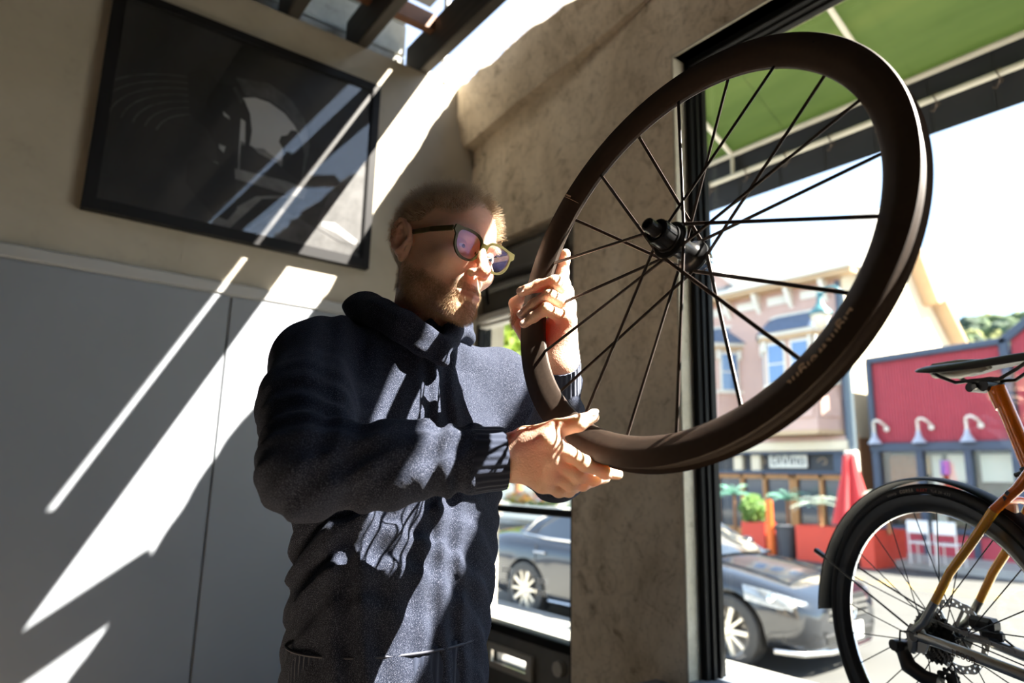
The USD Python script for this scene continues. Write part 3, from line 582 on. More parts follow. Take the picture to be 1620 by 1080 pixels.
for k in range(6): fb.part('window', MB().obox((29.98, 32 + k * 3.4, 1.6), (.06, 1.2, 1.5), ch=.02), M_WIND)
M_FLOW = [pm('flower_%s' % n_, c_, .6) for n_, c_ in (('orange', (.8, .35, .05)), ('pink', (.75, .3, .35)), ('yellow', (.8, .65, .1)), ('white', (.8, .8, .75)))]
fbx = Thing('flower_box', 'flower box with orange, pink and yellow blooms across the street beyond the door', 'planter', (15.6, 19.3, ZS))
fbx.part('box', MB().obox((15.6, 19.3, .1), (.5, 3.0, .5), ch=.02), M_OFFW); fbx.part('greenery', leaves((15.6, 19.3, .5), (.3, 1.5, .22), 900, .08, 41), M_BOXW, smooth=False, kind='stuff')
for k, m_ in enumerate(M_FLOW): fbx.part('blooms', leaves((15.55, 19.3, .6), (.3, 1.45, .22), 150, .10, 51 + k), m_, smooth=False, kind='stuff')
# wooded hillside
gx, gy = np.meshgrid(np.linspace(70, 190, 60), np.linspace(-60, 190, 90), indexing='ij')
hz = np.clip((gx - 68) / 52, 0, 1) ** .8 * (26 + 7 * meshkit.noise(np.stack([gy * .045, gy * 0, gy * 0], -1)) ) + 3.5 * (meshkit.fbm(np.stack([gx * .05, gy * .05, gx * 0], -1), 4) - .5) - 1
v = np.stack([gx, gy, hz], -1).reshape(-1, 3); idx = np.arange(60 * 90).reshape(60, 90)
struct('hill', MB().add(v, np.stack([idx[:-1, :-1], idx[1:, :-1], idx[1:, 1:], idx[:-1, 1:]], -1).reshape(-1, 4)), pm('dry_hill', (.22, .25, .13), .95, var=(.10, .5), col2=(.10, .14, .06)), smooth=True)
g = np.random.default_rng(21); ICO2 = trimesh.creation.icosphere(2); M_H = [pm('hill_tree_%d' % k, c_, .9, var=(.9, .5)) for k, c_ in enumerate(((.035, .06, .035), (.06, .10, .045), (.10, .14, .06), (.17, .18, .05)))]
crowns = [MB() for _ in M_H]
for k in range(1500):
    x, y = g.uniform(78, 150), g.uniform(-5, 75); i, j = int((x - 70) / 120 * 59), int((y + 60) / 250 * 89); r_ = g.uniform(.5, 1.7)
    m_ = ICO2; p = m_.vertices * (1 + .9 * (meshkit.noise(m_.vertices * 2.1 + k) - .5))[:, None] * np.array([r_, r_, r_ * g.uniform(.7, 1.2)])
    crowns[g.integers(0, 4)].add(p + (x, y, hz[i, j] + r_ * .5), m_.faces)
for k, (m_, c_) in enumerate(zip(M_H, crowns)): single('hillside_trees', c_, m_, ('near-black evergreen trees scattered over the far hillside', 'dark green trees scattered over the far hillside', 'mid green bushes scattered over the far hillside', 'yellow-green bushes scattered over the far hillside')[k], 'trees', kind='stuff', smooth=60)
for k, (x, y, w_, c_, lb) in enumerate(((92, 36, 4, M_OFFW, 'white house high among the hillside trees'), (88, 31, 3.4, M_BRICK, 'brown-red house low on the hillside above the red building'), (97, 26.5, 3.5, M_CREAM, 'cream house on the hillside above the bicycle saddle'))):
    i, j = int((x - 70) / 120 * 59), int((y + 60) / 250 * 89); z = hz[i, j]
    h_ = Thing('hillside_house', lb, 'house', (x, y, z)); h_.part('wall', MB().box((x, y - w_ / 2, z - 2), (x + 4, y + w_ / 2, z + 2.2)), c_)
    h_.part('roof', MB().prism([(-w_ / 2 - .3, 2.1), (w_ / 2 + .3, 2.1), (0, 3.5)], (x - .3, y, z), (0, 1, 0), (0, 0, 1), 4.6), M_BLUESH if k == 0 else M_SHING)
    for q in (-1, 1): h_.part('window', MB().obox((x - .02, y + q * w_ * .22, z + .9), (.05, w_ * .2, .9)), M_WIND)
# ------------------------------------------------------------------ implicit-surface modelling kit
def smin(a, b, k):
    h = np.maximum(k - np.abs(a - b), 0) / k; return np.minimum(a, b) - h * h * k * .25
def smax(a, b, k): return -smin(-a, -b, k)
def s_cone(P, a, b, r1, r2):
    a = np.asarray(a, float); ba = np.asarray(b, float) - a; d = P - a
    t = np.clip(d @ ba / max(ba @ ba, 1e-12), 0, 1); q = d - t[:, None] * ba
    return np.sqrt((q * q).sum(1)) - (r1 + (r2 - r1) * t)
def s_ell(P, c, r, R=None):
    q = P - np.asarray(c, float)
    if R is not None: q = q @ R
    r = np.asarray(r, float); k0 = np.sqrt(((q / r) ** 2).sum(1)); k1 = np.sqrt(((q / r ** 2) ** 2).sum(1)); return k0 * (k0 - 1) / np.maximum(k1, 1e-9)
def s_chain(P, pts, rs, k=.004):
    d = None
    for i in range(len(pts) - 1):
        e = s_cone(P, pts[i], pts[i + 1], rs[i], rs[i + 1]); d = e if d is None else smin(d, e, k)
    return d
def s_ball(P, c, r): q = P - np.asarray(c, float); return np.sqrt((q * q).sum(1)) - r

def iso_mesh(fun, lo, hi, h):
    """surface nets on a grid that is evaluated finely only near the surface"""
    lo = np.asarray(lo, float); B = 4; n = np.ceil((np.asarray(hi, float) - lo) / (h * B)).astype(int) + 1; H = h * B
    gi = np.stack(np.meshgrid(*[np.arange(k) for k in n], indexing='ij'), -1).reshape(-1, 3)
    dc = np.concatenate([fun(c) for c in np.array_split(lo + (gi + .5) * H - .5 * h, max(1, len(gi) // 60000))])
    N = n * B; F = np.repeat(np.repeat(np.repeat(dc.reshape(n), B, 0), B, 1), B, 2)
    keep = gi[np.abs(dc) < H * 1.35]
    off = np.stack(np.meshgrid(*[np.arange(B)] * 3, indexing='ij'), -1).reshape(-1, 3)
    for ch in np.array_split(keep, max(1, len(keep) // 1500)):
        ii = (ch[:, None] * B + off[None]).reshape(-1, 3); F[ii[:, 0], ii[:, 1], ii[:, 2]] = fun(lo + ii * h)
    S = F < 0; c = [(a, b, d) for a in (0, 1) for b in (0, 1) for d in (0, 1)]
    sl = lambda A, o: A[o[0]:N[0] - 1 + o[0], o[1]:N[1] - 1 + o[1], o[2]:N[2] - 1 + o[2]]
    cnt = sum(sl(S, o).astype(np.int8) for o in c); act = np.argwhere((cnt > 0) & (cnt < 8))
    vid = -np.ones(N - 1, int); vid[act[:, 0], act[:, 1], act[:, 2]] = np.arange(len(act))
    acc = np.zeros((len(act), 3)); w = np.zeros(len(act))
    for a in c:
        for k in range(3):
            if a[k] == 0:
                b = list(a); b[k] = 1; ia, ib = act + a, act + b; fa, fb = F[ia[:, 0], ia[:, 1], ia[:, 2]], F[ib[:, 0], ib[:, 1], ib[:, 2]]
                m = (fa < 0) != (fb < 0); t = np.where(m, fa / np.where(m, fa - fb, 1), 0); p = np.tile(np.array(a, float), (len(act), 1)); p[:, k] += t
                acc += p * m[:, None]; w += m
    v = lo + (act + acc / np.maximum(w, 1)[:, None]) * h; quads = []
    for k in range(3):
        o = [0, 0, 0]; o[k] = 1; A = S[:N[0] - o[0], :N[1] - o[1], :N[2] - o[2]]; Bm = S[o[0]:, o[1]:, o[2]:]
        e = np.argwhere(A != Bm); u, t = (k + 1) % 3, (k + 2) % 3; e = e[(e[:, u] > 0) & (e[:, t] > 0) & (e[:, u] < N[u] - 1) & (e[:, t] < N[t] - 1)]
        ins = A[e[:, 0], e[:, 1], e[:, 2]]; q = []
        for du, dt in ((-1, -1), (0, -1), (0, 0), (-1, 0)):
            j = e.copy(); j[:, u] += du; j[:, t] += dt; q.append(vid[j[:, 0], j[:, 1], j[:, 2]])
        q = np.stack(q, 1); q[~ins] = q[~ins][:, ::-1]; quads.append(q)
    q = np.vstack(quads); q = q[(q >= 0).all(1)]
    return v, np.vstack([q[:, [0, 1, 2]], q[:, [0, 2, 3]]])

# ------------------------------------------------------------------ the man
HR = np.stack([-np.array([.9784, .1656, -.1234]), [.1443, -.9756, -.1655], [.1478, -.1442, .9785]], 1)   # columns: his right, forward, up
HR = np.linalg.qr(HR)[0] * np.sign((np.linalg.qr(HR)[0] * HR).sum(0)); HS = 1.05; HT = np.array([.6290, 1.0500, 1.7070])
fw = lambda p: np.array([0, 0, 1.3]) + 1.055 * (np.asarray(p, float) - [0, 0, 1.3])
hw = lambda p: HT + HS * (np.asarray(p, float) @ HR.T)
hl = lambda P: (P - HT) @ HR / HS
def sym(f):                                                # both sides of the head
    return smin(f(1), f(-1), .004)
def head_local(P):
    d = s_ell(P, (0, -.030, .034), (.0735, .094, .088))
    d = smin(d, s_ell(P, (0, .028, .043), (.062, .058, .060)), .04)
    d = smin(d, s_ell(P, (0, .030, -.028), (.060, .058, .072)), .035)
    d = smin(d, sym(lambda s: s_cone(P, (s * .052, -.008, -.050), (s * .044, .010, -.082), .019, .018)), .03)
    d = smin(d, sym(lambda s: s_cone(P, (s * .044, .010, -.082), (s * .014, .074, -.106), .018, .017)), .025)
    d = smin(d, s_ell(P, (0, .080, -.104), (.022, .016, .017)), .016)
    d = smin(d, sym(lambda s: s_ell(P, (s * .043, .060, -.028), (.021, .022, .019))), .022)
    d = smin(d, s_ell(P, (0, .073, -.074), (.030, .026, .027)), .018)
    d = smin(d, sym(lambda s: s_cone(P, (s * .010, .087, .018), (s * .046, .071, .021), .0095, .008)), .014)
    d = smax(d, -sym(lambda s: s_ell(P, (s * .033, .101, -.001), (.019, .017, .0125))), .014)
    d = smin(d, sym(lambda s: s_ball(P, (s * .0325, .0735, -.001), .0140)), .003)
    d = smax(d, -sym(lambda s: s_ell(P, (s * .0325, .090, -.002), (.0125, .0085, .0030))), .002)
    d = smin(d, s_cone(P, (0, .088, .010), (0, .113, -.032), .0085, .0105), .012)
    d = smin(d, s_ell(P, (0, .115, -.038), (.0115, .011, .0095)), .008)
    d = smin(d, sym(lambda s: s_ell(P, (s * .0122, .101, -.042), (.0078, .0105, .0072))), .006)
    d = smax(d, -sym(lambda s: s_ell(P, (s * .0068, .107, -.0500), (.0042, .006, .0045))), .003)
    d = smax(d, -s_cone(P, (0, .107, -.058), (0, .106, -.066), .002, .002), .006)
    up = smin(s_cone(P, (-.023, .091, -.0775), (-.004, .1005, -.0735), .0028, .0044), s_cone(P, (.023, .091, -.0775), (.004, .1005, -.0735), .0028, .0044), .004)
    dn = s_chain(P, [(-.020, .091, -.0805), (0, .099, -.0845), (.020, .091, -.0805)], [.003, .0058, .003])
    d = smin(d, up, .004); d = smin(d, dn, .004)
    d = smax(d, -s_chain(P, [(-.025, .094, -.0785), (0, .1055, -.0788), (.025, .094, -.0785)], [.0008, .0012, .0008]), .002)
    d = smax(d, -s_cone(P, (-.012, .105, -.0945), (.012, .105, -.0945), .006, .006), .012)
    # ears
    def ear(s):
        R = np.array([[.94 * 1, -.30 * s, .16 * s], [.30 * s, .95, .0], [-.16 * s, .05, .98]])
        e = s_ell(P, (s * .0815, -.018, -.004), (.0090, .0205, .032), R)
        e = smax(e, -s_ell(P, (s * .0930, -.0125, -.003), (.0105, .0115, .0185), R), .003); e = smax(e, -s_ell(P, (s * .0925, -.020, .012), (.0065, .008, .010), R), .003)
        a = np.linspace(-.4, 4.2, 9); pts = [(s * (.088 + .003 * math.sin(t)), -.020 - .019 * math.sin(t + .35), .002 + .029 * math.cos(t)) for t in a]
        e = smin(e, s_chain(P, pts, [.0040] * 9), .002)
        e = smin(e, s_ell(P, (s * .079, -.012, -.034), (.006, .008, .010)), .006)
        return smin(e, s_ell(P, (s * .081, -.003, -.008), (.005, .005, .007)), .004)
    d = smin(d, np.minimum(ear(1), ear(-1)), .005)
    # brow furrows
    d = d + .0004 * np.sin(P[:, 2] * 600 + P[:, 0] * 40) * np.exp(-((P[:, 2] - .058) / .02) ** 2) * (P[:, 1] > .04) * np.exp(-(P[:, 0] / .045) ** 2)
    return d
NB = fw((.578, 1.035, 1.475))
def head_world(P):
    d = head_local(hl(P)) * HS; n0, n1 = hw((0, -.030, -.075)), NB
    d = smin(d, s_cone(P, n0, n1, .054, .062), .022)
    d = smin(d, s_cone(P, hw((.045, -.03, -.05)), fw((.560, .995, 1.475)), .014, .012), .02); d = smin(d, s_cone(P, hw((-.045, -.03, -.05)), fw((.612, .995, 1.475)), .014, .012), .02)
    d = smin(d, s_ell(P, hw((0, .012, -.135)), (.010, .012, .014)), .014)
    return d
# hands (joint chains in metres)
RW = (.5804, .7705, 1.3267)
R_F = [([(.5849, .6889, 1.3484), (.623, .663, 1.320), (.6526, .6555, 1.3094), (.675, .6542, 1.3074)], (.0108, .0098, .0086, .0074)),
       ([(.5908, .6916, 1.3281), (.6307, .6834, 1.3045), (.6564, .6798, 1.3008), (.6808, .6839, 1.302)], (.0108, .0098, .0088, .0076)),
       ([(.5945, .7021, 1.3093), (.6294, .6982, 1.2934), (.6521, .6976, 1.2928), (.676, .7026, 1.2965)], (.0104, .0094, .0084, .0073)),
       ([(.5947, .715, 1.2934), (.6212, .7119, 1.2837), (.6381, .7103, 1.2831), (.6559, .7145, 1.2874)], (.0098, .0084, .0074, .0064))]
R_T = ([(.5851, .7402, 1.3524), (.5969, .6904, 1.3649), (.6137, .6653, 1.3723), (.6319, .6568, 1.3815)], (.0150, .0125, .0112, .0085))
LW = (.7266, .8357, 1.4823)
L_F = [([(.7443, .85, 1.6248), (.7486, .8535, 1.6502), (.7472, .8489, 1.6694), (.7461, .8429, 1.6814)], (.0112, .0098, .0088, .0076)),
       ([(.7341, .8318, 1.6079), (.6967, .8129, 1.6141), (.6878, .8442, 1.6127), (.6672, .8635, 1.603)], (.0112, .0098, .0090, .0078)),
       ([(.7276, .8178, 1.581), (.6904, .8193, 1.5929), (.6782, .8432, 1.5783), (.6652, .858, 1.5628)], (.0110, .0094, .0086, .0075)),
       ([(.7187, .8059, 1.5529), (.6829, .8179, 1.567), (.6728, .8375, 1.5562), (.6624, .8488, 1.5449)], (.0102, .0088, .0078, .0068))]
L_T = ([(.7233, .9006, 1.5227), (.7093, .9234, 1.5647), (.703, .9274, 1.601), (.7006, .8994, 1.6099)], (.0150, .0125, .0110, .0086))
RE, LE = (.3400, .8950, 1.3035), (.8704, 1.0055, 1.3173)
RS, LS = (.428, 1.126, 1.502), (.805, 1.115, 1.488)
def hand(P, W, fs, th, E, thick):
    W = np.asarray(W, float); d = s_cone(P, W, W + (np.asarray(E) - W) * .55, .0265, .034)
    palm = None
    for (c, r), q in zip(fs, (.0165, .0165, .016, .015)):
        w0 = W + (np.asarray(c[0]) - W) * .06; e = s_cone(P, w0, c[0], thick, q * .86); palm = e if palm is None else smin(palm, e, .016)
    d = smin(d, palm, .022)
    t0 = W + (np.asarray(th[0][0]) - W) * .2; d = smin(d, s_cone(P, t0, th[0][0], .019, th[1][0]), .02); d = smin(d, s_chain(P, *th), .010)
    f = None
    for c, r in fs:
        e = s_chain(P, c, r, .003); e = np.minimum(e, 1e3)
        for j in (0, 1, 2): e = smin(e, s_ball(P, c[j], r[j] * 1.05), .004)
        f = e if f is None else smin(f, e, .0022)
    return smin(d, f, .009)
rh = lambda P: hand(P, RW, R_F, R_T, RE, .022)
L_F = [(c, tuple(q * 1.12 for q in r)) for c, r in L_F]
lh = lambda P: smin(hand(P, LW, L_F, L_T, LE, .025), s_cone(P, (.7266, .850, 1.4823), (.7243, .875, 1.545), .026, .022), .015)
def trunk(P):
    d = s_ell(P, (.59, 1.12, 1.27), (.14, .075, .22)); d = smin(d, s_ell(P, (.575, 1.08, 1.0), (.13, .09, .16)), .08)
    d = smin(d, s_chain(P, [RS, RE, tuple(np.asarray(RE) * .45 + np.asarray(RW) * .55)], [.05, .04, .033]), .03); d = smin(d, s_chain(P, [LS, LE, tuple(np.asarray(LE) * .45 + np.asarray(LW) * .55)], [.05, .04, .033]), .03)
    for hx in (.49, .66): d = smin(d, s_chain(P, [(hx, 1.09, .94), (hx, 1.08, .52), (hx, 1.11, .10)], [.075, .05, .035]), .05)
    return smin(d, s_cone(P, NB, (.597, 1.125, 1.36), .052, .06), .05)
hv, hf = iso_mesh(head_world, (.46, .83, 1.43), (.80, 1.21, 1.86), .0024)
rv, rf = iso_mesh(rh, (.43, .60, 1.25), (.71, .87, 1.42), .0021)
lv, lf = iso_mesh(lh, (.63, .78, 1.41), (.82, .96, 1.71), .0021)
tv, tf = iso_mesh(trunk, (.24, .72, .04), (.98, 1.28, 1.60), .011)
def as_man(v, f): return m3.Manifold(m3.Mesh(vert_properties=np.asarray(v, np.float32), tri_verts=np.asarray(f, np.uint32)))
try:
    ms = [as_man(v, f) for v, f in ((tv, tf), (hv, hf), (rv, rf), (lv, lf))]
    assert all(m.status() == m3.Error.NoError for m in ms)
    un = ms[0] + ms[1] + ms[2] + ms[3]; mm = un.to_mesh(); bv, bf = np.array(mm.vert_properties[:, :3], float), np.array(mm.tri_verts); assert len(bv) > 1000
except Exception:
    o = np.cumsum([0, len(tv), len(hv), len(rv)]); bv = np.vstack([tv, hv, rv, lv]); bf = np.vstack([tf, hf + o[1], rf + o[2], lf + o[3]])
# skin tones that belong to the skin: stubble shade, lips, ruddy nose and ears, scalp
L = hl(bv); x, y, z = np.abs(L[:, 0]), L[:, 1], L[:, 2]; on = (z > -.16) & (z < .2) & (np.linalg.norm(L, axis=1) < .195)
tint = np.tile(np.array([.70, .455, .33]), (len(bv), 1)); n_ = meshkit.fbm(bv * 55, 3)[:, None]; tint *= .90 + .2 * n_
def blend(c, w): 
    global tint
    w = np.clip(w * on, 0, 1)[:, None]; tint = tint * (1 - w) + np.array(c) * w
sm = lambda a, b, t: np.clip((t - a) / (b - a), 0, 1)
hairline = .062 + .016 * np.cos(x * 55) - .9 * np.clip(.035 - y, 0, .06) - .55 * np.clip(.012 - y, 0, .2)
SCALP = sm(0, .014, z - np.maximum(hairline, -.075 + .0 * y)) * (1 - sm(.0, .006, (x > .070) * (y > -.045) * (np.abs(z + .004) < .037) * .01))
SCALP = np.where((y < -.03) & (z > -.085), np.maximum(SCALP, sm(-.085, -.07, z)), SCALP)
SPK2 = np.random.default_rng(78).uniform(.5, 1.5, len(bv)); blend((.26, .18, .12), SCALP * .75 * SPK2)
jawz = -.048 - .45 * np.clip(y - .03, 0, .08) + .9 * np.clip(.012 - y, 0, .03)
BEARD = sm(0, .012, jawz - z) * sm(-.150, -.128, z) * (y > -.02) * sm(-.004, .02, y + .012)
MUST = (z < -.0595) & (z > -.0735) & (y > .075) & (x < .032)
lips = np.exp(-((z + .079) / .0062) ** 2) * (x < .023) * (y > .085)
BEARD = np.maximum(BEARD * (1 - .9 * ((z > -.088) & (x < .022) & (y > .08))), MUST * .9)
SPK = np.random.default_rng(77).uniform(.25, 1.75, len(bv)); blend((.34, .21, .13), BEARD * .52 * SPK); blend((.52, .21, .165), lips * .7)
blend((.66, .31, .23), .6 * np.exp(-(((L - (0, .115, -.042)) / .018) ** 2).sum(1))); blend((.66, .31, .24), .5 * sm(.074, .084, x) * (np.abs(z) < .05))
SKIN = usdkit.material(stage, LK + 'skin', {'a': ('attribute', {'attribute': 'skin_tint'}), 'g': ('texture_coordinate', {}), 'n': ('noise_texture', {'scale': 420., 'detail': 3.}), 'n2': ('noise_texture', {'scale': 90., 'detail': 3.}), 'ad': ('math', {'math_type': 'add'}),
    'b': ('bump', {'strength': .5, 'distance': .0014}), 'p': ('principled_bsdf', {'roughness': .48, 'specular_ior_level': .45, 'subsurface_weight': .10, 'subsurface_radius': (1., .32, .16), 'subsurface_scale': .008})},
    [('a.color', 'p.base_color'), ('g.object', 'n.vector'), ('g.object', 'n2.vector'), ('n.fac', 'ad.value1'), ('n2.fac', 'ad.value2'), ('ad.value', 'b.height'), ('b.normal', 'p.normal')], surface='p.BSDF')
man = Thing('person', 'man in navy hooded sweatshirt and dark-framed glasses holding up a bicycle wheel', 'person', (.58, 1.10, 0))
bp = man.part('body', (bv, bf), SKIN, smooth=True)
UsdGeom.PrimvarsAPI(stage.GetPrimAtPath(bp)).CreatePrimvar('skin_tint', Sdf.ValueTypeNames.Color3fArray, 'vertex').Set(Vt.Vec3fArray.FromNumpy(tint.astype(np.float32)))
# eyes
M_EYEW = pm('eye_white', (.72, .68, .64), .15, spec=.8); M_IRIS = pm('iris', (.08, .11, .13), .1, spec=.8)
for s in (1, -1):
    c = hw((s * .0325, .0735, -.001)); look = nrm(HR @ np.array([s * .0 - .10, 1, -.10]))
    e = man.part('eye', MB().sphere(c, .0132, 3), M_EYEW); sub(e, 'iris', tuple_off(MB().sphere(c + look * .0088, (.0055,) * 3, 2), man.base), M_IRIS)
# hair, beard, brows as strands
def strands(name, roots, dirs, length, wid, mat, seed, curl=.3, gravity=0., seg=4, lean=None):
    g = np.random.default_rng(seed); n = len(roots); Ls = np.asarray(length) * g.uniform(.6, 1.15, n); P = [roots]; d = dirs / np.linalg.norm(dirs, axis=1, keepdims=True)
    for k in range(seg - 1):
        P.append(P[-1] + d * (Ls / (seg - 1))[:, None]); d = d + g.normal(size=(n, 3)) * curl * .5 + np.array([0, 0, -gravity]) + (0 if lean is None else lean); d /= np.linalg.norm(d, axis=1, keepdims=True)
    P = np.stack(P, 1); c = UsdGeom.BasisCurves.Define(stage, numbered(man.path + '/' + name)); c.CreateTypeAttr('linear')
    c.CreateCurveVertexCountsAttr(Vt.IntArray.FromNumpy(np.full(n, seg, np.int32))); c.CreatePointsAttr(Vt.Vec3fArray.FromNumpy((P.reshape(-1, 3) - man.base).astype(np.float32)))
    w = np.tile(wid * np.linspace(1, .35, seg), n).astype(np.float32); c.CreateWidthsAttr(Vt.FloatArray.FromNumpy(w)); c.SetWidthsInterpolation('vertex')
    UsdShade.MaterialBindingAPI.Apply(c.GetPrim()).Bind(mat); setd(c.GetPrim(), kind='stuff'); return c
def hairmat(name, c1, c2): 
    return usdkit.material(stage, LK + name, {'h': ('hair_info', {}), 'r': ('rgb_ramp', {'ramp': [(0, c1), (.7, c2), (1, (.42, .36, .28))]}), 'wn': ('white_noise_texture', {'dimensions': '3D'}), 'g': ('texture_coordinate', {}), 'n': ('noise_texture', {'scale': 300.}), 'p': ('principled_bsdf', {'roughness': .42, 'specular_ior_level': .5})},
        [('g.object', 'n.vector'), ('n.fac', 'r.fac'), ('r.color', 'p.base_color')], surface='p.BSDF')
M_HAIR = hairmat('brown_hair', (.27, .20, .135), (.58, .46, .33)); M_BRD = hairmat('beard_hair', (.24, .15, .075), (.55, .38, .21))
tm = trimesh.Trimesh(bv, bf, process=False); vn = tm.vertex_normals
def pick(mask_w, n, seed):
    g = np.random.default_rng(seed); fw = mask_w[bf].mean(1) * tm.area_faces; i = g.choice(len(bf), n, p=fw / fw.sum()); a = g.dirichlet((1, 1, 1), n)
    return (bv[bf[i]] * a[..., None]).sum(1), nrm_rows((vn[bf[i]] * a[..., None]).sum(1))
nrm_rows = lambda a: a / np.maximum(np.linalg.norm(a, axis=1, keepdims=True), 1e-9)
r_, n_ = pick(SCALP * on, 11000, 1); l_ = hl(r_); flow = np.stack([np.sign(l_[:, 0]) * .15, .35 - .9 * np.clip(.03 - l_[:, 1], 0, .1) * 6, -.15 - .8 * np.clip(.06 - l_[:, 2], 0, .1) * 6], 1) @ HR.T
cl_ = (meshkit.noise(r_ * 90)[:, None] - .5) * 1.2 * np.array([1, .4, .6]) + (meshkit.noise(r_ * 70 + 9)[:, None] - .5) * 1.2 * np.array([.2, 1, .3])
strands('hair', r_ - n_ * .001, n_ * .75 + flow * .8 + cl_ * .7, np.clip(.008 + .015 * sm(-.02, .10, l_[:, 2]), 0, .03), .00060, M_HAIR, 2, .28)
r_, n_ = pick(np.maximum(BEARD, 0) * on, 8500, 3)
strands('beard', r_ - n_ * .0006, n_ * .6 + HR @ np.array([0, .25, -1.]) * .6, .0072, .00036, M_BRD, 4, .35)
brow = np.exp(-((z - .0245 - .004 * np.cos(x * 60)) / .0032) ** 2) * (x > .010) * (x < .054) * (y > .06)
r_, n_ = pick(brow * on, 700, 5); strands('eyebrow', r_, n_ * .5 + np.sign(hl(r_)[:, :1]) * HR[:, 0] * .9, .008, .00022, M_HAIR, 6, .2)
r_, n_ = pick(np.exp(-(((L - (-.055, .055, .05)) / .02) ** 2).sum(1)) * on, 60, 7); strands('temple_lock', r_, n_ * 1. + HR @ np.array([-.3, .5, .1]), .030, .00024, M_BRD, 8, .8, .1, 6)
# fingernails
M_NAIL = pm('nail', (.80, .56, .47), .5, spec=.3)
for c, r, nrm_ in ((L_F[1], .0062, (-.4, -.9, .2)), (L_F[2], .0060, (-.8, -.4, .1)), (L_F[3], .0054, (-.8, -.5, .0)), (R_T, .0070, (-.55, -.5, .75))):
    a_, b_ = np.array(c[0][2]), np.array(c[0][3]); ax = nrm(b_ - a_); nn = np.array(nrm_); nn = nrm(nn - ax * (nn @ ax)); sd = np.cross(ax, nn)
    man.part('fingernail', MB().sphere(b_ + nn * c[1][3] * .86 + ax * .001, (r * 1.15, r * .9, .0016), 2, np.stack([ax, sd, nn], 1)), M_NAIL)

# ---- sweatshirt
TZ = np.array([.86, .95, 1.02, 1.08, 1.15, 1.25, 1.35, 1.43, 1.49, 1.53, 1.57])
TC = np.array([[.574, 1.083], [.574, 1.080], [.573, 1.078], [.575, 1.076], [.579, 1.073], [.585, 1.082], [.591, 1.102], [.595, 1.122], [.600, 1.128], [.606, 1.105], [.608, 1.092]])
TA = np.array([.170, .174, .171, .172, .176, .186, .198, .196, .168, .114, .072]); TB_ = np.array([.126, .128, .124, .122, .122, .122, .124, .116, .104, .086, .062])
TPHI = .10
def torso(P):
    z_ = np.clip(P[:, 2], .86, 1.57); ip = lambda a: np.interp(z_, TZ, a)
    qx, qy = P[:, 0] - ip(TC[:, 0]), P[:, 1] - ip(TC[:, 1]); c, s = math.cos(TPHI), math.sin(TPHI); u, w = qx * c + qy * s, -qx * s + qy * c
    a, b = ip(TA), ip(TB_); e = (np.abs(u / a) ** 2.4 + np.abs(w / b) ** 2.4) ** (1 / 2.4); d = (e - 1) * np.minimum(a, b) * .92
    return np.maximum(d, np.abs(P[:, 2] - 1.205) - .365)
def fold(P, a, b, freq, amp, t0, wd, tilt, ph=0.):
    a = np.asarray(a); ba = np.asarray(b) - a; L_ = np.linalg.norm(ba); ax = ba / L_; s = (P - a) @ ax; q = P - a - s[:, None] * ax
    u, v_, _ = frame(ax); ang = np.arctan2(q @ u, q @ v_)
    return amp * np.sin(s * freq + tilt * np.sin(ang + ph) + 2.2 * meshkit.noise(P * 16 + ph)) * np.exp(-((s / L_ - t0) / wd) ** 2)
def knit(P):
    d = torso(P)
    d = smin(d, s_chain(P, [(.455, 1.12, 1.50), tuple(np.asarray(RS) + (-.005, -.01, -.02)), tuple(np.asarray(RS) * .5 + np.asarray(RE) * .5 + (-.008, .0, -.004)), RE], [.07, .070, .069, .058], .03), .045)
    r4 = np.asarray(RE) + (np.asarray(RW) - RE) * .80
    d = smin(d, s_chain(P, [RE, tuple(np.asarray(RE) * .5 + r4 * .5), tuple(r4)], [.060, .0555, .0455], .02), .030)
    d = smin(d, s_chain(P, [(.74, 1.11, 1.488), LS, tuple(np.asarray(LS) * .5 + np.asarray(LE) * .5), LE], [.065, .066, .062, .056], .03), .04)
    l4 = np.asarray(LE) + (np.asarray(LW) - LE) * .83
    d = smin(d, s_chain(P, [LE, tuple(np.asarray(LE) * .5 + l4 * .5), tuple(l4)], [.056, .050, .039], .02), .025)
    d = d + fold(P, RS, RE, 150, .0042, .85, .30, 2.6, .5) + fold(P, RE, RW, 190, .0046, .70, .16, 1.0, 1.) + fold(P, RE, RW, 120, .0040, .18, .22, 2.2, 2.) + fold(P, LS, LE, 160, .004, .8, .3, 2.4, 1.4)
    d = d + (meshkit.noise(P * 9) - .5) * .0024 + (meshkit.noise(P * 30) - .5) * .0012
    return d
M_KNIT = usdkit.material(stage, LK + 'navy_fleece', {'g': ('texture_coordinate', {}), 'mp': ('mapping', {'scale': (1, 1, 1), 'rotation': (.5, .4, .7)}), 'w': ('wave_texture', {'wave_type': 'bands', 'bands_direction': 'diagonal', 'scale': 260., 'distortion': 6., 'detail': 2., 'detail_scale': 3.}),
    'n': ('noise_texture', {'scale': 900., 'detail': 3.}), 'ad': ('math', {'math_type': 'add'}), 'b': ('bump', {'strength': .65, 'distance': .0012}), 'n2': ('noise_texture', {'scale': 650., 'detail': 2.}),
    'r': ('rgb_ramp', {'ramp': [(.38, (.011, .016, .033)), (.54, (.025, .032, .056)), (.68, (.11, .12, .165))]}), 'p': ('principled_bsdf', {'roughness': .85, 'specular_ior_level': .25, 'sheen_weight': .14, 'sheen_roughness': .35, 'sheen_tint': (.62, .72, 1.)})},
    [('g.object', 'mp.vector'), ('mp.vector', 'w.vector'), ('g.object', 'n.vector'), ('g.object', 'n2.vector'), ('w.fac', 'ad.value1'), ('n.fac', 'ad.value2'), ('ad.value', 'b.height'), ('b.normal', 'p.normal'), ('n2.fac', 'r.fac'), ('r.color', 'p.base_color')], surface='p.BSDF')
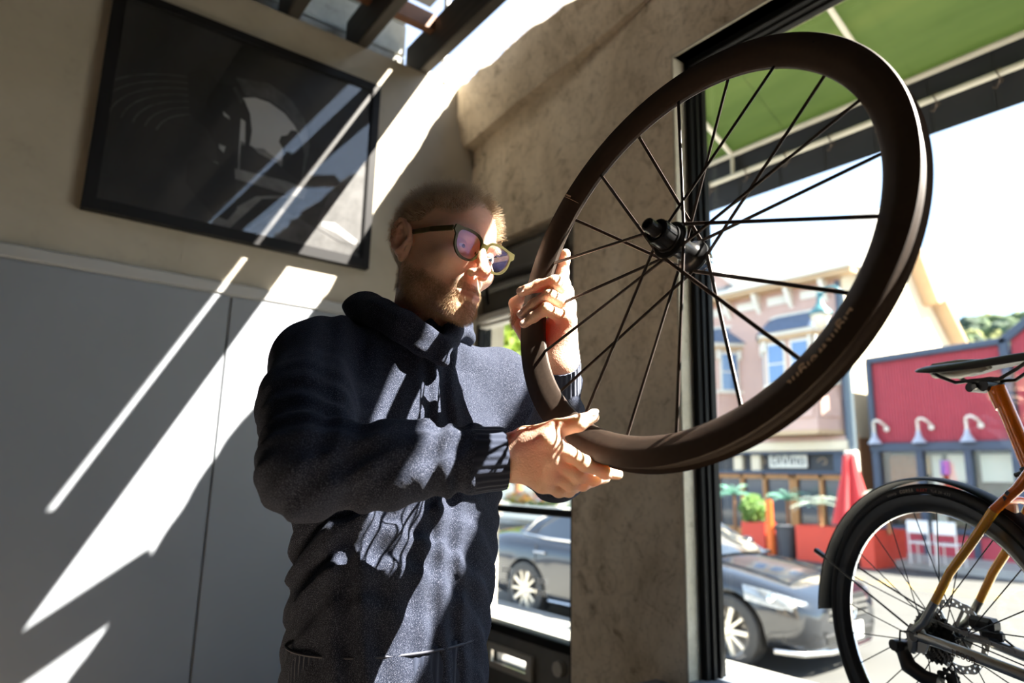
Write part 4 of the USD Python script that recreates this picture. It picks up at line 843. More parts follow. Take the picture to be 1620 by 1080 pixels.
M_RIB = pm('navy_rib', (.020, .027, .050), .85, sheen=.4, spec=.25, bump=(700., .4, .001)); M_THREAD = pm('navy_thread', (.045, .05, .075), .7)
kv, kf = iso_mesh(knit, (.22, .74, .93), (1.0, 1.30, 1.61), .0058)
man.part('sweatshirt', (kv, kf), M_KNIT, smooth=True)
def rib_band(name, rings, rib, amp, mat):
    """rings: (centre, axis, ru, rv) stations; knitted ribs run along the band"""
    n = rib * 6; a = np.linspace(0, 2 * np.pi, n, endpoint=False); v = []
    for c, ax, ru, rv_, uu in rings:
        ax = nrm(ax); u = nrm(np.asarray(uu) - ax * (np.asarray(uu) @ ax)); w = np.cross(ax, u); k = 1 + amp * np.sign(np.sin(a * rib)) * np.abs(np.sin(a * rib)) ** .5
        v.append(np.asarray(c) + (np.cos(a) * ru * k)[:, None] * u + (np.sin(a) * rv_ * k)[:, None] * w)
    idx = np.arange(len(v) * n).reshape(len(v), n); q = np.stack([idx[:-1], np.roll(idx[:-1], -1, 1), np.roll(idx[1:], -1, 1), idx[1:]], -1).reshape(-1, 4)
    man.part(name, MB().add(np.vstack(v), q), mat, smooth=60)
for E_, W_, t0, t1, r0 in ((RE, RW, .775, .975, .0455), (LE, LW, .80, 1.04, .0375)):
    E_, W_ = np.asarray(E_), np.asarray(W_); ax = W_ - E_
    st = [(t0 - .03, r0 * .86), (t0, r0 * 1.0), (t0 + .02, r0 * 1.03), ((t0 + t1) / 2, r0 * .98), (t1 - .02, r0 * .96), (t1, r0 * .93), (t1 - .004, r0 * .86), (t1 - .05, r0 * .82)]
    rib_band('cuff', [(E_ + ax * t, ax, r_, r_, (0, 0, 1)) for t, r_ in st], 26, .016, M_RIB)
st = []
for z_, k in ((1.045, .985), (1.035, 1.005), (1.02, 1.005), (.97, .985), (.93, .985), (.905, .975), (.90, .94), (.93, .93)):
    st.append(((np.interp(z_, TZ, TC[:, 0]), np.interp(z_, TZ, TC[:, 1]), z_), (0, 0, 1), np.interp(z_, TZ, TA) * k, np.interp(z_, TZ, TB_) * k, (math.cos(TPHI), math.sin(TPHI), 0)))
rib_band('hem_band', st, 84, .006, M_RIB)
a = np.linspace(0, 2 * np.pi, 72, endpoint=False); cx_, cy_ = np.interp(1.037, TZ, TC[:, 0]), np.interp(1.037, TZ, TC[:, 1]); A_, B_ = .175, .1265
man.part('hem_seam', MB().tube([(cx_ + A_ * math.cos(t) * math.cos(TPHI) - B_ * math.sin(t) * math.sin(TPHI), cy_ + A_ * math.cos(t) * math.sin(TPHI) + B_ * math.sin(t) * math.cos(TPHI), 1.038) for t in a], .0022, 6, closed=True), M_THREAD)
# hood lying round the neck
def hood(P):
    loop = np.array([(.566, .950, 1.503), (.5377, .952, 1.5149), (.5074, .970, 1.539), (.4900, 1.012, 1.562), (.485, 1.07, 1.578), (.530, 1.135, 1.575), (.620, 1.130, 1.575), (.662, 1.065, 1.565), (.640, 1.000, 1.550), (.598, .968, 1.535), (.568, .950, 1.507)]); loop = fw(loop)
    d = s_chain(P, loop, [.015, .021, .024, .027, .034, .040, .036, .030, .022, .017, .015], .02)
    d = smin(d, s_chain(P, [fw((.51, 1.11, 1.555)), fw((.57, 1.165, 1.51)), fw((.63, 1.13, 1.555))], [.03, .042, .03], .03), .03)
    d = smin(d, s_cone(P, fw((.566, .952, 1.503)), fw((.572, .943, 1.488)), .017, .012), .012)
    d = smax(d, -s_cone(P, hw((0, -.03, -.06)), NB, .060, .066), .010)
    return d + .0035 * np.sin(np.arctan2(P[:, 1] - 1.10, P[:, 0] - .61) * 5 + P[:, 2] * 130 + 3 * meshkit.noise(P * 15)) + (meshkit.noise(P * 30) - .5) * .003
ov, of = iso_mesh(hood, (.45, .94, 1.43), (.77, 1.32, 1.67), .0046); man.part('hood', (ov, of), M_KNIT, smooth=True)
# trousers and shoes (below the picture's edge, so that he stands)
def trousers(P):
    d = s_ell(P, (.574, 1.083, .93), (.164, .120, .13))
    for hx in (.49, .66): d = smin(d, s_chain(P, [(hx, 1.09, .88), (hx, 1.08, .50), (hx, 1.11, .09)], [.088, .066, .052], .03), .03)
    return np.maximum(d + (meshkit.noise(P * 18) - .5) * .008, .06 - P[:, 2])
pv, pf = iso_mesh(trousers, (.35, .92, .02), (.80, 1.26, 1.08), .010); man.part('trousers', (pv, pf), pm('dark_denim', (.025, .028, .036), .85, bump=(300., .4, .001)), smooth=True)
for hx in (.49, .66):
    def shoe(P, hx=hx): return np.maximum(smin(s_cone(P, (hx, 1.13, .045), (hx, .95, .035), .045, .042), s_cone(P, (hx, 1.12, .05), (hx, 1.115, .10), .043, .045), .03), .002 - P[:, 2])
    sv, sf = iso_mesh(shoe, (hx - .07, .87, -.02), (hx + .07, 1.23, .18), .007); man.part('shoe', (sv, sf), pm('shoe_leather', (.05, .05, .05), .6), smooth=True)

# ---- eyeglasses
gs = Thing('eyeglasses', 'thick olive-brown plastic eyeglasses with violet reflections worn by the man', 'glasses', hw((0, .1, 0)))
M_ACE = pm('olive_acetate', (.070, .058, .016), .32, spec=.35, var=(60., .5)); 
M_LENS = glass('coated_lens', (.985, .985, .99), (.42, .36, 1.0), f0=.018, f90=.3)
lens = Polygon([(.0085, .010), (.014, .0175), (.030, .0205), (.050, .0190), (.0585, .0145), (.0590, .004), (.0555, -.0100), (.0450, -.0190), (.0300, -.0205), (.0170, -.0165), (.0105, -.0060)]).buffer(.003).buffer(-.003).buffer(.0008)
_p = np.array(lens.simplify(.001).exterior.coords)[:-1]
for _ in range(3): _q = np.roll(_p, -1, 0); _p = np.stack([_p * .75 + _q * .25, _p * .25 + _q * .75], 1).reshape(-1, 2)
lens = Polygon(_p).buffer(.0008); rim = lens.buffer(.0040)
brow_ = Polygon([(.010, .0165), (.030, .0225), (.052, .0225), (.0680, .0215), (.0690, .0140), (.0625, .0080), (.05, .010), (.02, .012)]).buffer(.0012)
br = Polygon([(-.012, .0135), (.012, .0135), (.012, .0060), (.006, .0085), (-.006, .0085), (-.012, .0060)]).buffer(.001)
rr = rim.union(brow_).difference(lens); full = rr.union(affinity.scale(rr, -1, 1, origin=(0, 0))).union(br.difference(lens).difference(affinity.scale(lens, -1, 1, origin=(0, 0))))
GY = .0975; tilt = .10; gx = HS * HR[:, 0]; gz = HS * (HR @ np.array([0, math.sin(tilt), math.cos(tilt)])); go = hw((0, GY, -.002))
gs.part('frame', MB().prism(full, go, gx, gz, -.0042), M_ACE)
for s in (1, -1):
    gs.part('lens', MB().prism(affinity.scale(lens, s, 1, origin=(0, 0)).buffer(.0006), go + np.cross(gx, gz) * -.0028, gx, gz, .0014), M_LENS, smooth=False)
    p0 = hw((s * .0675, GY - .003, .0150)); p1 = hw((s * .0745, .045, .0135)); p2 = hw((s * .0775, -.012, .010)); p3 = hw((s * .0800, -.045, -.012))
    t_ = MB()
    for a_, b_, h0 in ((p0, p1, .0095), (p1, p2, .0090), (p2, p3, .0075)): t_.bar(a_, b_, .0040, h0, up=HR[:, 2], ch=.001)
    gs.part('temple', t_, M_ACE)
    gs.part('nose_pad', MB().sphere(hw((s * .0085, GY - .004, -.006)), (.0022, .003, .005), 2, HR), M_ACE)
# ------------------------------------------------------------------ the wheel in his hands
M_CARB = pm('matte_carbon', (.040, .028, .021), .46, spec=.4, var=(160., .25), bump=(500., .06, .0006))
M_CARBD = pm('dark_carbon', (.014, .014, .015), .34, spec=.5, var=(90., .3))
M_SPOKE = pm('carbon_spoke', (.035, .024, .019), .34, spec=.6); M_HUB = pm('hub_black', (.016, .016, .017), .3, .3, spec=.6)
M_CHROME = pm('polished_alloy', (.80, .80, .80), .12, 1.0); M_PRINT = pm('bronze_print', (.62, .46, .33), .45)
WC = np.array([.71652834, .57585628, 1.61719131]); WN = np.array([-.97040953, -.01038204, .24124171])
WU = nrm(np.cross([0, 0, 1], WN)); WV = np.cross(WN, WU)
def arc_text(mb, s, C, N, U, V, r, a0, h, off, bold=False, gap=.12, skew=0.):
    a = a0
    for ch in s:
        if ch == ' ': a -= h * .45 / r; continue
        m = meshkit.text_mesh(ch, h, .0003, bold); p = np.array(m.vertices); w = p[:, 0].max(); p[:, 0] += skew * p[:, 1]; mid = a - w / 2 / r
        rad = math.cos(mid) * U + math.sin(mid) * V; tan = math.sin(mid) * U - math.cos(mid) * V
        mb.add(C + N * off + rad * r + (p[:, :1] - w / 2) * tan + p[:, 1:2] * rad + p[:, 2:] * N, m.faces); a -= (w + h * gap) / r
    return mb
def rim_profile(d, w=.0145, R=.316):
    ri = R - d; half = [(R, w - .0022), (R - .0012, w - .0004), (R - .010, w), (R - .020, w * .985), (R - d * .62, w * .80), (R - d * .82, w * .56), (ri + .0022, w * .34), (ri, w * .16)]
    well = [(R - .006, w - .0035), (R - .0068, w - .006), (R - .0095, w - .010)]
    return [(r, o) for r, o in half] + [(r, -o) for r, o in half[::-1]] + [(r, -o) for r, o in well] + [(r, o) for r, o in well[::-1]]
def spoke_set(t, C, N, U, V, ri, near_off, far_off, mat, wd, th, first, fl_r=(.024, .021), n=20):
    for k in range(n):
        a = first + k * 2 * np.pi / n; near = k % 2 == 1; s = 1 if (k // 2) % 2 == 0 else -1
        if near: s = -s
        off, fr = (near_off, fl_r[0]) if near else (far_off, fl_r[1]); b = a + s * math.radians(78)
        p0 = C + N * off + fr * (math.cos(b) * U + math.sin(b) * V); p1 = C + N * off * .12 + (ri + .004) * (math.cos(a) * U + math.sin(a) * V)
        t.part('spoke', MB().bar(p0, p1, th, wd, up=np.cross(N, p1 - p0), ch=min(wd, th) * .3), mat, smooth=60)
wt = Thing('carbon_wheelset', 'brown-black carbon bicycle wheel without tyre held up in both hands', 'bicycle wheel', WC)
wt.part('rim', MB().lathe(rim_profile(.0445), WC, WN, 180, closed=True), M_CARB, smooth=40)
spoke_set(wt, WC, WN, WU, WV, .272, .019, -.033, M_SPOKE, .0052, .0024, math.radians(9))
H_ = wt.part('hub_shell', MB().lathe([(.0, .02), (.024, .0215), (.0275, .0200), (.0275, .0170), (.022, .0140), (.0150, .004), (.0145, -.018), (.0185, -.027), (.0245, -.0305), (.0245, -.0345), (.0215, -.0380), (.0165, -.040), (.0, -.040)], WC, WN, 40), M_HUB, smooth=40)
wt.part('freehub', MB().lathe([(.0205, .0205), (.0205, .0250), (.0178, .0255), (.0178, .0470), (.0160, .0475), (.0160, .0440), (.0118, .0435)], WC, WN, 36), M_HUB)
for k in range(9):
    a = k * 2 * np.pi / 9; rad = math.cos(a) * WU + math.sin(a) * WV; wt.part('freehub_spline', MB().bar(WC + WN * .026 + rad * .0178, WC + WN * .046 + rad * .0178, .0035, .0016, up=rad), M_HUB)
wt.part('end_cap', MB().lathe([(.0118, .0435), (.0110, .0460), (.0098, .0475), (.0096, .0660), (.0085, .0672), (.0064, .0672), (.0062, .040)], WC, WN, 32), M_HUB)
wt.part('brake_mount', MB().lathe([(.0165, -.0385), (.0165, -.0490), (.0175, -.0500), (.0175, -.0525), (.0120, -.0530)], WC, WN, 36), M_CHROME)
wt.part('end_cap', MB().lathe([(.0120, -.0520), (.0115, -.0580), (.0100, -.0600), (.0095, -.0680), (.0064, -.0690), (.0062, -.05)], WC, WN, 32), M_CHROME)
wt.part('wordmark', arc_text(MB(), 'Lightweight', WC, WN, WU, WV, .2915, math.radians(-30.5), .0125, .0139, True, .05, .25), M_PRINT, smooth=False)
_a = math.radians(147.5); RAD0 = math.cos(_a) * WU + math.sin(_a) * WV; TAN0 = np.cross(WN, -RAD0); TAN0 = TAN0 if TAN0[2] > 0 else -TAN0
wt.part('rim_lettering', MB().text('WEGWEISER', WC + .3125 * RAD0 + TAN0 * .0022 + WN * .01475, -RAD0, TAN0, .0030, .0003, False, wid=.018), M_PRINT, smooth=False)
a = math.radians(147.5); rad = math.cos(a) * WU + math.sin(a) * WV
wt.part('print_line', MB().tube([WC + rad * r + WN * o for r, o in ((.276, .0062), (.280, .0084), (.288, .0117), (.296, .01438), (.306, .01465), (.314, .0144))], .0004, 5), M_PRINT)
wt.part('valve_hole', MB().cyl(WC + .3015 * (math.cos(math.radians(52)) * WU + math.sin(math.radians(52)) * WV) + WN * .0142, WC + .3015 * (math.cos(math.radians(52)) * WU + math.sin(math.radians(52)) * WV) + WN * .0149, .0016, n=10), M_HUB)

# ------------------------------------------------------------------ framed photograph
px = Thing('framed_picture', 'large black-framed dark photograph of a cyclist by a tunnel arch on the concrete wall', 'picture', (.747, 3.0, 2.765))
M_FR = pm('picture_frame', (.010, .010, .011), .55, spec=.2, bump=(120., .04, .0006)); M_P0 = pm('print_black', (.008, .008, .0085), .6, var=(3.2, .0), col2=(.020, .020, .021))
PR = {k: pm('print_' + k, c, .6, var=v) for k, c, v in (('dark', (.016, .016, .0165), (9., .6)), ('coal', (.006, .006, .006), (14., .4)), ('mid', (.075, .075, .076), (18., .7)), ('grey', (.16, .16, .16), (14., .5)), ('sky', (.36, .36, .36), (3., .12)), ('pale', (.40, .40, .40), (20., .6)))}
o_, hole = sbox(.149, 2.276, 1.345, 3.254), sbox(.190, 2.320, 1.308, 3.214)
px.part('frame', MB().prism(o_.difference(hole), (0, 2.956, 0), (1, 0, 0), (0, 0, 1), -.044), M_FR)
px.part('frame_lip', MB().prism(hole.difference(hole.buffer(-.006, join_style=2)), (0, 2.962, 0), (1, 0, 0), (0, 0, 1), -.03), M_FR)
px.part('print', MB().box((.18, 2.972, 2.31), (1.315, 2.990, 3.22)), M_P0)
def shape(name, mat, pts, k, grow=0.): px.part(name, MB().prism(Polygon(pts).buffer(.006).buffer(-.006 + grow).intersection(hole), (0, 2.972 - .00015 * k, 0), (1, 0, 0), (0, 0, 1), -.0002), mat, smooth=False)
shape('vault', PR['dark'], [(.35, 2.60), (.40, 2.88), (.51, 3.06), (.63, 3.13), (.80, 3.16), (.95, 3.11), (1.03, 2.98), (1.06, 2.80), (1.05, 2.55), (.8, 2.45), (.5, 2.48)], 1)
for k in range(7):
    a = np.linspace(.1, 1.3, 12); r = .20 + k * .035; c_ = (.62, 2.66)
    shape('light_streak', PR['mid'], [(c_[0] - r * 1.25 * math.cos(t), c_[1] + r * math.sin(t) * .75) for t in a] + [(c_[0] - (r + .006) * 1.25 * math.cos(t), c_[1] + (r + .006) * math.sin(t) * .75) for t in a[::-1]], 2)
shape('arch_face', PR['mid'], [(.65, 3.03), (.789, 3.06), (.90, 3.02), (.975, 2.94), (1.01, 2.82), (.99, 2.63), (.965, 2.60), (.95, 2.87), (.88, 2.95), (.80, 2.98), (.70, 2.96)], 3)
shape('arch_opening', PR['sky'], [(.686, 2.943), (.741, 2.966), (.805, 2.966), (.879, 2.937), (.931, 2.891), (.948, 2.865), (.969, 2.809), (.985, 2.70), (.95, 2.63), (.70, 2.62)], 4)
shape('far_ridge', PR['grey'], [(.70, 2.74), (.76, 2.725), (.80, 2.735), (.87, 2.70), (.98, 2.69), (.98, 2.62), (.70, 2.60)], 5)
shape('tree', PR['coal'], [(.89, 2.63), (.887, 2.76), (.865, 2.79), (.872, 2.82), (.90, 2.835), (.915, 2.865), (.94, 2.87), (.968, 2.83), (.985, 2.76), (.985, 2.63)], 6)
shape('hedge', PR['dark'], [(.702, 2.72), (.75, 2.73), (.782, 2.705), (.866, 2.686), (.92, 2.653), (.99, 2.63), (.99, 2.59), (.709, 2.60)], 7)
shape('road', PR['grey'], [(.56, 2.612), (.681, 2.603), (.908, 2.61), (1.02, 2.60), (1.0, 2.545), (.686, 2.556), (.57, 2.585)], 8)
shape('kerb_line', PR['grey'], [(.60, 2.325), (.791, 2.502), (.93, 2.545), (.94, 2.535), (.815, 2.495), (.69, 2.322)], 9)
shape('road_edge', PR['mid'], [(.75, 2.322), (.90, 2.48), (1.308, 2.34), (1.308, 2.322)], 9)
shape('verge', PR['mid'], [(1.07, 2.426), (1.12, 2.60), (1.263, 2.797), (1.306, 2.80), (1.306, 2.40), (1.2, 2.38)], 10)
shape('verge_light', PR['pale'], [(1.10, 2.46), (1.16, 2.47), (1.28, 2.41), (1.27, 2.385), (1.18, 2.42), (1.10, 2.44)], 11)
shape('rider', PR['coal'], [(.455, 2.97), (.52, 3.03), (.58, 2.975), (.643, 2.99), (.698, 2.932), (.727, 2.879), (.742, 2.80), (.738, 2.70), (.722, 2.70), (.711, 2.836), (.685, 2.845), (.69, 2.716), (.685, 2.617), (.705, 2.477), (.678, 2.402), (.640, 2.402), (.628, 2.56), (.598, 2.685), (.56, 2.745), (.482, 2.79)], 12)
shape('rider_sleeve', PR['mid'], [(.640, 2.975), (.655, 2.985), (.690, 2.93), (.683, 2.91)], 13)
shape('bicycle', PR['coal'], [(.50, 2.58), (.56, 2.62), (.62, 2.60), (.70, 2.50), (.715, 2.42), (.68, 2.36), (.62, 2.37), (.56, 2.42), (.50, 2.48)], 11)
shape('rider_glint', PR['pale'], [(.612, 2.85), (.640, 2.835), (.645, 2.82), (.618, 2.832)], 14); shape('rider_glint', PR['pale'], [(.612, 2.695), (.64, 2.69), (.635, 2.66), (.615, 2.675)], 14)
px.part('glazing', MB().box((.188, 2.9665, 2.318), (1.310, 2.9685, 3.216)), glass('picture_glass', (.97, .97, .97), f0=.026), smooth=False)

# ------------------------------------------------------------------ orange bicycle on the platform
CB = np.array([1.77451289, .71495058, .96847437]); BN = np.array([-.92797187, .37265024, 0]); BU = np.array([-.37265024, -.92797187, 0]); BZ = np.array([0, 0, 1.])
bw = lambda x, y, z: CB + x * BU + y * BN + z * BZ
bws = lambda pts: [bw(*p) for p in pts]
M_OR = pm('orange_enamel', (1.0, .23, .010), .22, .0, coat=1.0, var=(300., .12)); M_AM = pm('amber_enamel', (1.0, .46, .020), .22, .0, coat=1.0, var=(300., .12)); M_TI = pm('raw_titanium', (.36, .34, .31), .32, 1.0, bump=(300., .05, .0005), stretch=(1, 1, 6))
M_TYRE = pm('tyre_rubber', (.016, .016, .016), .6, bump=(400., .1, .0006)); M_FEND = pm('gloss_black_fender', (.004, .004, .0045), .45, spec=.06); M_BLK = pm('satin_black', (.014, .014, .014), .4); M_DKM = pm('dark_steel', (.16, .15, .14), .3, 1.0)
bk = Thing('bicycle', 'orange road bicycle with black fenders standing on the display platform by the window', 'bicycle', (CB[0], CB[1], .63))
def bike_wheel(cx, cz, yoff=0.):
    C = bw(cx, 0, cz)
    bk.part('rim', MB().lathe(rim_profile(.040, .0135, .3145), C, BN, 120, closed=True), M_CARBD, smooth=40)
    t = np.linspace(-2.5, 2.5, 15); prof = [(.3265 + .0135 * math.cos(s), .0138 * math.sin(s)) for s in t]
    bk.part('tyre', MB().lathe(prof, C, BN, 120), M_TYRE, smooth=50)
    bk.part('rim_glint_edge', MB().lathe([(.2742, .003), (.2738, .0), (.2742, -.003)], C, BN, 120), M_CHROME)
    spoke_set(bk, C, BN, BU, BZ, .274, .020, -.034, M_BLK, .0026, .0014, math.radians(10), (.022, .020), 24)
    bk.part('hub', MB().lathe([(.0, .06), (.010, .06), (.010, .022), (.025, .020), (.025, .016), (.014, .010), (.014, -.026), (.022, -.031), (.022, -.036), (.010, -.038), (.010, -.066), (.0, -.066)], C, BN, 24), M_BLK); return C
Crear = bike_wheel(0, 0)
bk.part('tyre_lettering', arc_text(MB(), 'vittoria', CB, BN, BU, BZ, .3215, math.radians(109), .0058, .0142, False, .15), pm('tyre_print_grey', (.42, .39, .35), .6), smooth=False)
bk.part('tyre_lettering', arc_text(MB(), 'CORSA', CB, BN, BU, BZ, .3212, math.radians(101.7), .0074, .0142, True, .2), pm('tyre_print_tan', (.52, .45, .34), .6), smooth=False)
bk.part('tyre_lettering', arc_text(MB(), 'N.EXT', CB, BN, BU, BZ, .3215, math.radians(92.8), .0066, .0142, True, .15), pm('tyre_print_red', (.50, .05, .04), .6), smooth=False)
bk.part('tyre_lettering', arc_text(MB(), 'TLR 28-622', CB, BN, BU, BZ, .3215, math.radians(85.8), .0058, .0142, False, .2), pm('tyre_print_grey', (.42, .39, .35), .6), smooth=False)
# fender
def fender(cx, cz, a0, a1, C=None):
    aa = np.radians(np.linspace(a0, a1, 60)); s = np.linspace(-1.25, 1.25, 9); v = []
    for a in aa:
        rad = math.cos(a) * BU + math.sin(a) * BZ; ex = .022 * max(0, (math.degrees(a) - 100) / 80) ** 2
        for q in s: v.append(bw(cx, 0, cz) + rad * (.3475 + ex + .0085 * math.cos(q)) + BN * .0245 * math.sin(q) / math.sin(1.25))
        for q in s[::-1]: v.append(bw(cx, 0, cz) + rad * (.3455 + ex + .0085 * math.cos(q)) + BN * .0235 * math.sin(q) / math.sin(1.25))
    idx = np.arange(60 * 18).reshape(60, 18); q = np.stack([idx[:-1], np.roll(idx[:-1], -1, 1), np.roll(idx[1:], -1, 1), idx[1:]], -1).reshape(-1, 4)
    v = np.array(v); m_ = MB().add(v, q[:, ::-1])
    for e in (0, 59): m_.add(v[idx[e]], [[k, k + 1, 16 - k] for k in range(8)] + [[k, 16 - k, 17 - k] for k in range(8)])
    return m_
bk.part('rear_fender', fender(0, 0, 22, 181), M_FEND, smooth=60)
for y in (.024, -.024):
    bk.part('fender_stay', MB().cyl(bw(-.366, y, .150), bw(-.012, y * 2.5, .012), .0024, n=8), M_BLK); bk.part('stay_clip', MB().obox(bw(-.350, y, .1443), (.040, .014, .012), np.stack([nrm(-.364 * BU + .15 * BZ), BN, nrm(.15 * BU + .364 * BZ)], 1), .002), M_BLK)
# frame
cl = np.array([[.204, .0, .545], [.2365, .0, .4400], [.262, .0, .355], [.405, .0, -.070]])
bk.part('seat_tube', MB().tube(bws(cl), [.0155, .0158, .0165, .018], 20), M_OR, smooth=50)
bk.part('seat_mast_head', MB().tube(bws([(.190, 0, .548), (.205, 0, .525), (.214, 0, .500)]), [.010, .017, .016], 16), M_OR, smooth=50)
sc = bk.part('seat_collar', MB().tube(bws([(.2555, 0, .377), (.2600, 0, .363)]), [.0200, .0200], 20), M_BLK); sub(sc, 'bolt', tuple_off(MB().cyl(bw(.240, .0, .366), bw(.222, .0, .360), .0055), bk.base), M_BLK)
for s in (1, -1):
    Y = lambda y: y * s
    pts = [(.270, Y(.016), .372), (.246, Y(.028), .334), (.2026, Y(.045), .2885), (.1506, Y(.055), .2173), (.0975, Y(.060), .1533), (.0546, Y(.063), .0860)]
    bk.part('seat_stay', MB().tube(bws(pts[:3]), [.0105, .0105, .0100], 14), M_OR, smooth=50)
    bk.part('seat_stay', MB().tube(bws(pts[2:]), [.0100, .0096, .0092, .0090], 14), M_AM, smooth=50)
    bk.part('seat_stay_end', MB().tube(bws([pts[-1], (.020, Y(.064), .036), (-.008, Y(.065), .012)]), [.0092, .0095, .0100], 14), M_TI, smooth=50)
    bk.part('chain_stay', MB().tube(bws([(.0, Y(.064), .004), (.060, Y(.063), .001), (.1239, Y(.060), -.0057), (.2426, Y(.052), -.0192), (.395, Y(.030), -.064)]), [.0105, .0110, .0115, .0120, .0130], 14), M_TI, smooth=50)
    bk.part('dropout', MB().prism(Polygon([(-.022, -.030), (.014, -.026), (.026, -.004), (.012, .022), (-.014, .024), (-.026, .006)]).buffer(.004), bw(0, Y(.066), 0), BU, BZ, .006 * -s), M_TI)
    bk.part('axle_end', MB().cyl(bw(-.002, Y(.064), .004), bw(-.002, Y(.0735), .004), .0125, n=20), M_DKM)
bk.part('stay_bridge', MB().tube(bws([(.2169, .040, .306), (.221, 0, .311), (.2169, -.040, .306)]), .0075, 12), M_OR); bk.part('fender_bolt', MB().cyl(bw(.214, 0, .304), bw(.192, 0, .290), .005).obox(bw(.205, 0, .297), (.02, .02, .03), ch=.003), M_STEEL)
bk.part('top_tube', MB().tube(bws([(.268, 0, .335), (.79, 0, .375)]), [.0150, .0165], 18), M_OR, smooth=50); bk.part('down_tube', MB().tube(bws([(.405, 0, -.07), (.82, 0, .275)]), [.020, .020], 18), M_OR, smooth=50)
bk.part('head_tube', MB().tube(bws([(.775, 0, .405), (.83, 0, .245)]), [.023, .024], 18), M_OR); bk.part('bottom_bracket', MB().cyl(bw(.405, .04, -.07), bw(.405, -.04, -.07), .023), M_TI)
for s in (1, -1): bk.part('fork_blade', MB().tube(bws([(.84, .03 * s, .23), (.885, .05 * s, .10), (.985, .055 * s, 0)]), [.014, .012, .009], 12), M_OR, smooth=50)
bike_wheel(.985, 0); bk.part('front_fender', fender(.985, 0, 35, 190), M_FEND, smooth=60)
bk.part('handlebar', MB().tube(bws([(.845, y, .46) for y in np.linspace(-.2, .2, 7)]), .0155, 12), M_BLK)
for s in (1, -1): bk.part('drop', MB().tube(bws([(.845, .2 * s, .46), (.925, .2 * s, .455), (.965, .205 * s, .41), (.94, .21 * s, .345), (.86, .215 * s, .335)]), .0155, 12), M_BLK, smooth=60)
bk.part('stem', MB().tube(bws([(.765, 0, .435), (.845, 0, .46)]), .018, 14), M_BLK)
# saddle
st = []
for x, w, z, dp in ((.038, .004, .612, .004), (.045, .050, .611, .010), (.065, .066, .612, .016), (.095, .064, .6115, .020), (.14, .046, .6105, .020), (.19, .028, .610, .018), (.25, .021, .610, .017), (.295, .018, .609, .016), (.312, .010, .606, .010), (.315, .002, .604, .004)):
    a = np.linspace(0, 2 * np.pi, 24, endpoint=False); st.append([bw(x, w * math.cos(t), z - dp * .5 + dp * .5 * math.sin(t) * (1 if math.sin(t) > 0 else 1.0) - (abs(math.cos(t)) ** 3) * dp * .7) for t in a])
st = np.array(st); idx = np.arange(st.shape[0] * 24).reshape(-1, 24); q = np.stack([idx[:-1], np.roll(idx[:-1], -1, 1), np.roll(idx[1:], -1, 1), idx[1:]], -1).reshape(-1, 4)
bk.part('saddle', MB().add(st.reshape(-1, 3), q).add(st[0], [[0, k, k + 1] for k in range(1, 23)]), pm('saddle_cover', (.022, .022, .024), .42, spec=.5, bump=(900., .35, .0008)), smooth=70)
bk.part('saddle_base', MB().tube(bws([(.055, 0, .602), (.12, 0, .597), (.19, 0, .597)]), [.018, .022, .012], 12, ), pm('saddle_shell', (.30, .27, .21), .5))
for s in (1, -1): bk.part('saddle_rail', MB().tube(bws([(.070, .034 * s, .598), (.095, .030 * s, .580), (.128, .024 * s, .563), (.165, .022 * s, .563), (.230, .022 * s, .5585), (.265, .018 * s, .574), (.296, .010 * s, .594)]), .0042, 8), M_BLK, smooth=60)
bk.part('saddle_clamp', MB().obox(bw(.178, 0, .561), (.052, .030, .014), np.stack([BU, BN, BZ], 1), .004).cyl(bw(.158, .022, .549), bw(.158, -.022, .549), .0105).cyl(bw(.192, .024, .549), bw(.192, -.024, .549), .0125), M_BLK); bk.part('clamp_bolt', MB().cyl(bw(.176, .026, .548), bw(.176, .031, .548), .006), M_DKM)
# drivetrain
cs_ = None
for k, (r, y) in enumerate(((.056, .0180), (.052, .0215), (.047, .0250), (.043, .0285), (.038, .0320), (.034, .0355), (.030, .0390), (.027, .0425), (.024, .0455))):
    nt = int(r * 495 / .98); a = np.linspace(0, 2 * np.pi, nt * 4, endpoint=False); rr_ = r + .0026 * np.clip(np.cos(a * nt) * 1.6, -1, 1)
    pl_ = Polygon(np.c_[rr_ * np.cos(a), rr_ * np.sin(a)]).difference(Point(0, 0).buffer(r * .62 if r > .04 else .014))
    bk.part('sprocket', MB().prism(pl_, bw(0, y, 0), BZ, BU, .0017), M_DKM, smooth=False)
bk.part('cassette_core', MB().cyl(bw(0, .016, 0), bw(0, .047, 0), .018), M_BLK)
a = np.linspace(0, 2 * np.pi, 120, endpoint=False); ro = Polygon(np.c_[(.080 + .0018 * np.cos(a * 12)) * np.cos(a), (.080 + .0018 * np.cos(a * 12)) * np.sin(a)]).difference(Point(0, 0).buffer(.062))
for k in range(48):
    t = k * 2 * np.pi / 48; ro = ro.difference(Point((.0675 if k % 2 else .0745) * math.cos(t), (.0675 if k % 2 else .0745) * math.sin(t)).buffer(.0027))
for k in range(6):
    t = k * np.pi / 3; ro = ro.union(Polygon([(.022 * math.cos(t - .2), .022 * math.sin(t - .2)), (.022 * math.cos(t + .2), .022 * math.sin(t + .2)), (.064 * math.cos(t + .42), .064 * math.sin(t + .42)), (.064 * math.cos(t + .30), .064 * math.sin(t + .30))]))
bk.part('brake_rotor', MB().prism(ro, bw(0, -.046, 0), BZ, BU, .0019), pm('rotor_steel', (.62, .60, .56), .3, 1.0), smooth=False)
bk.part('brake_caliper', MB().obox(bw(.070, -.050, .040), (.062, .034, .030), np.stack([BU, BN, BZ], 1), .008).obox(bw(.085, -.054, .020), (.05, .02, .022), np.stack([BU, BN, BZ], 1), .006), M_BLK)
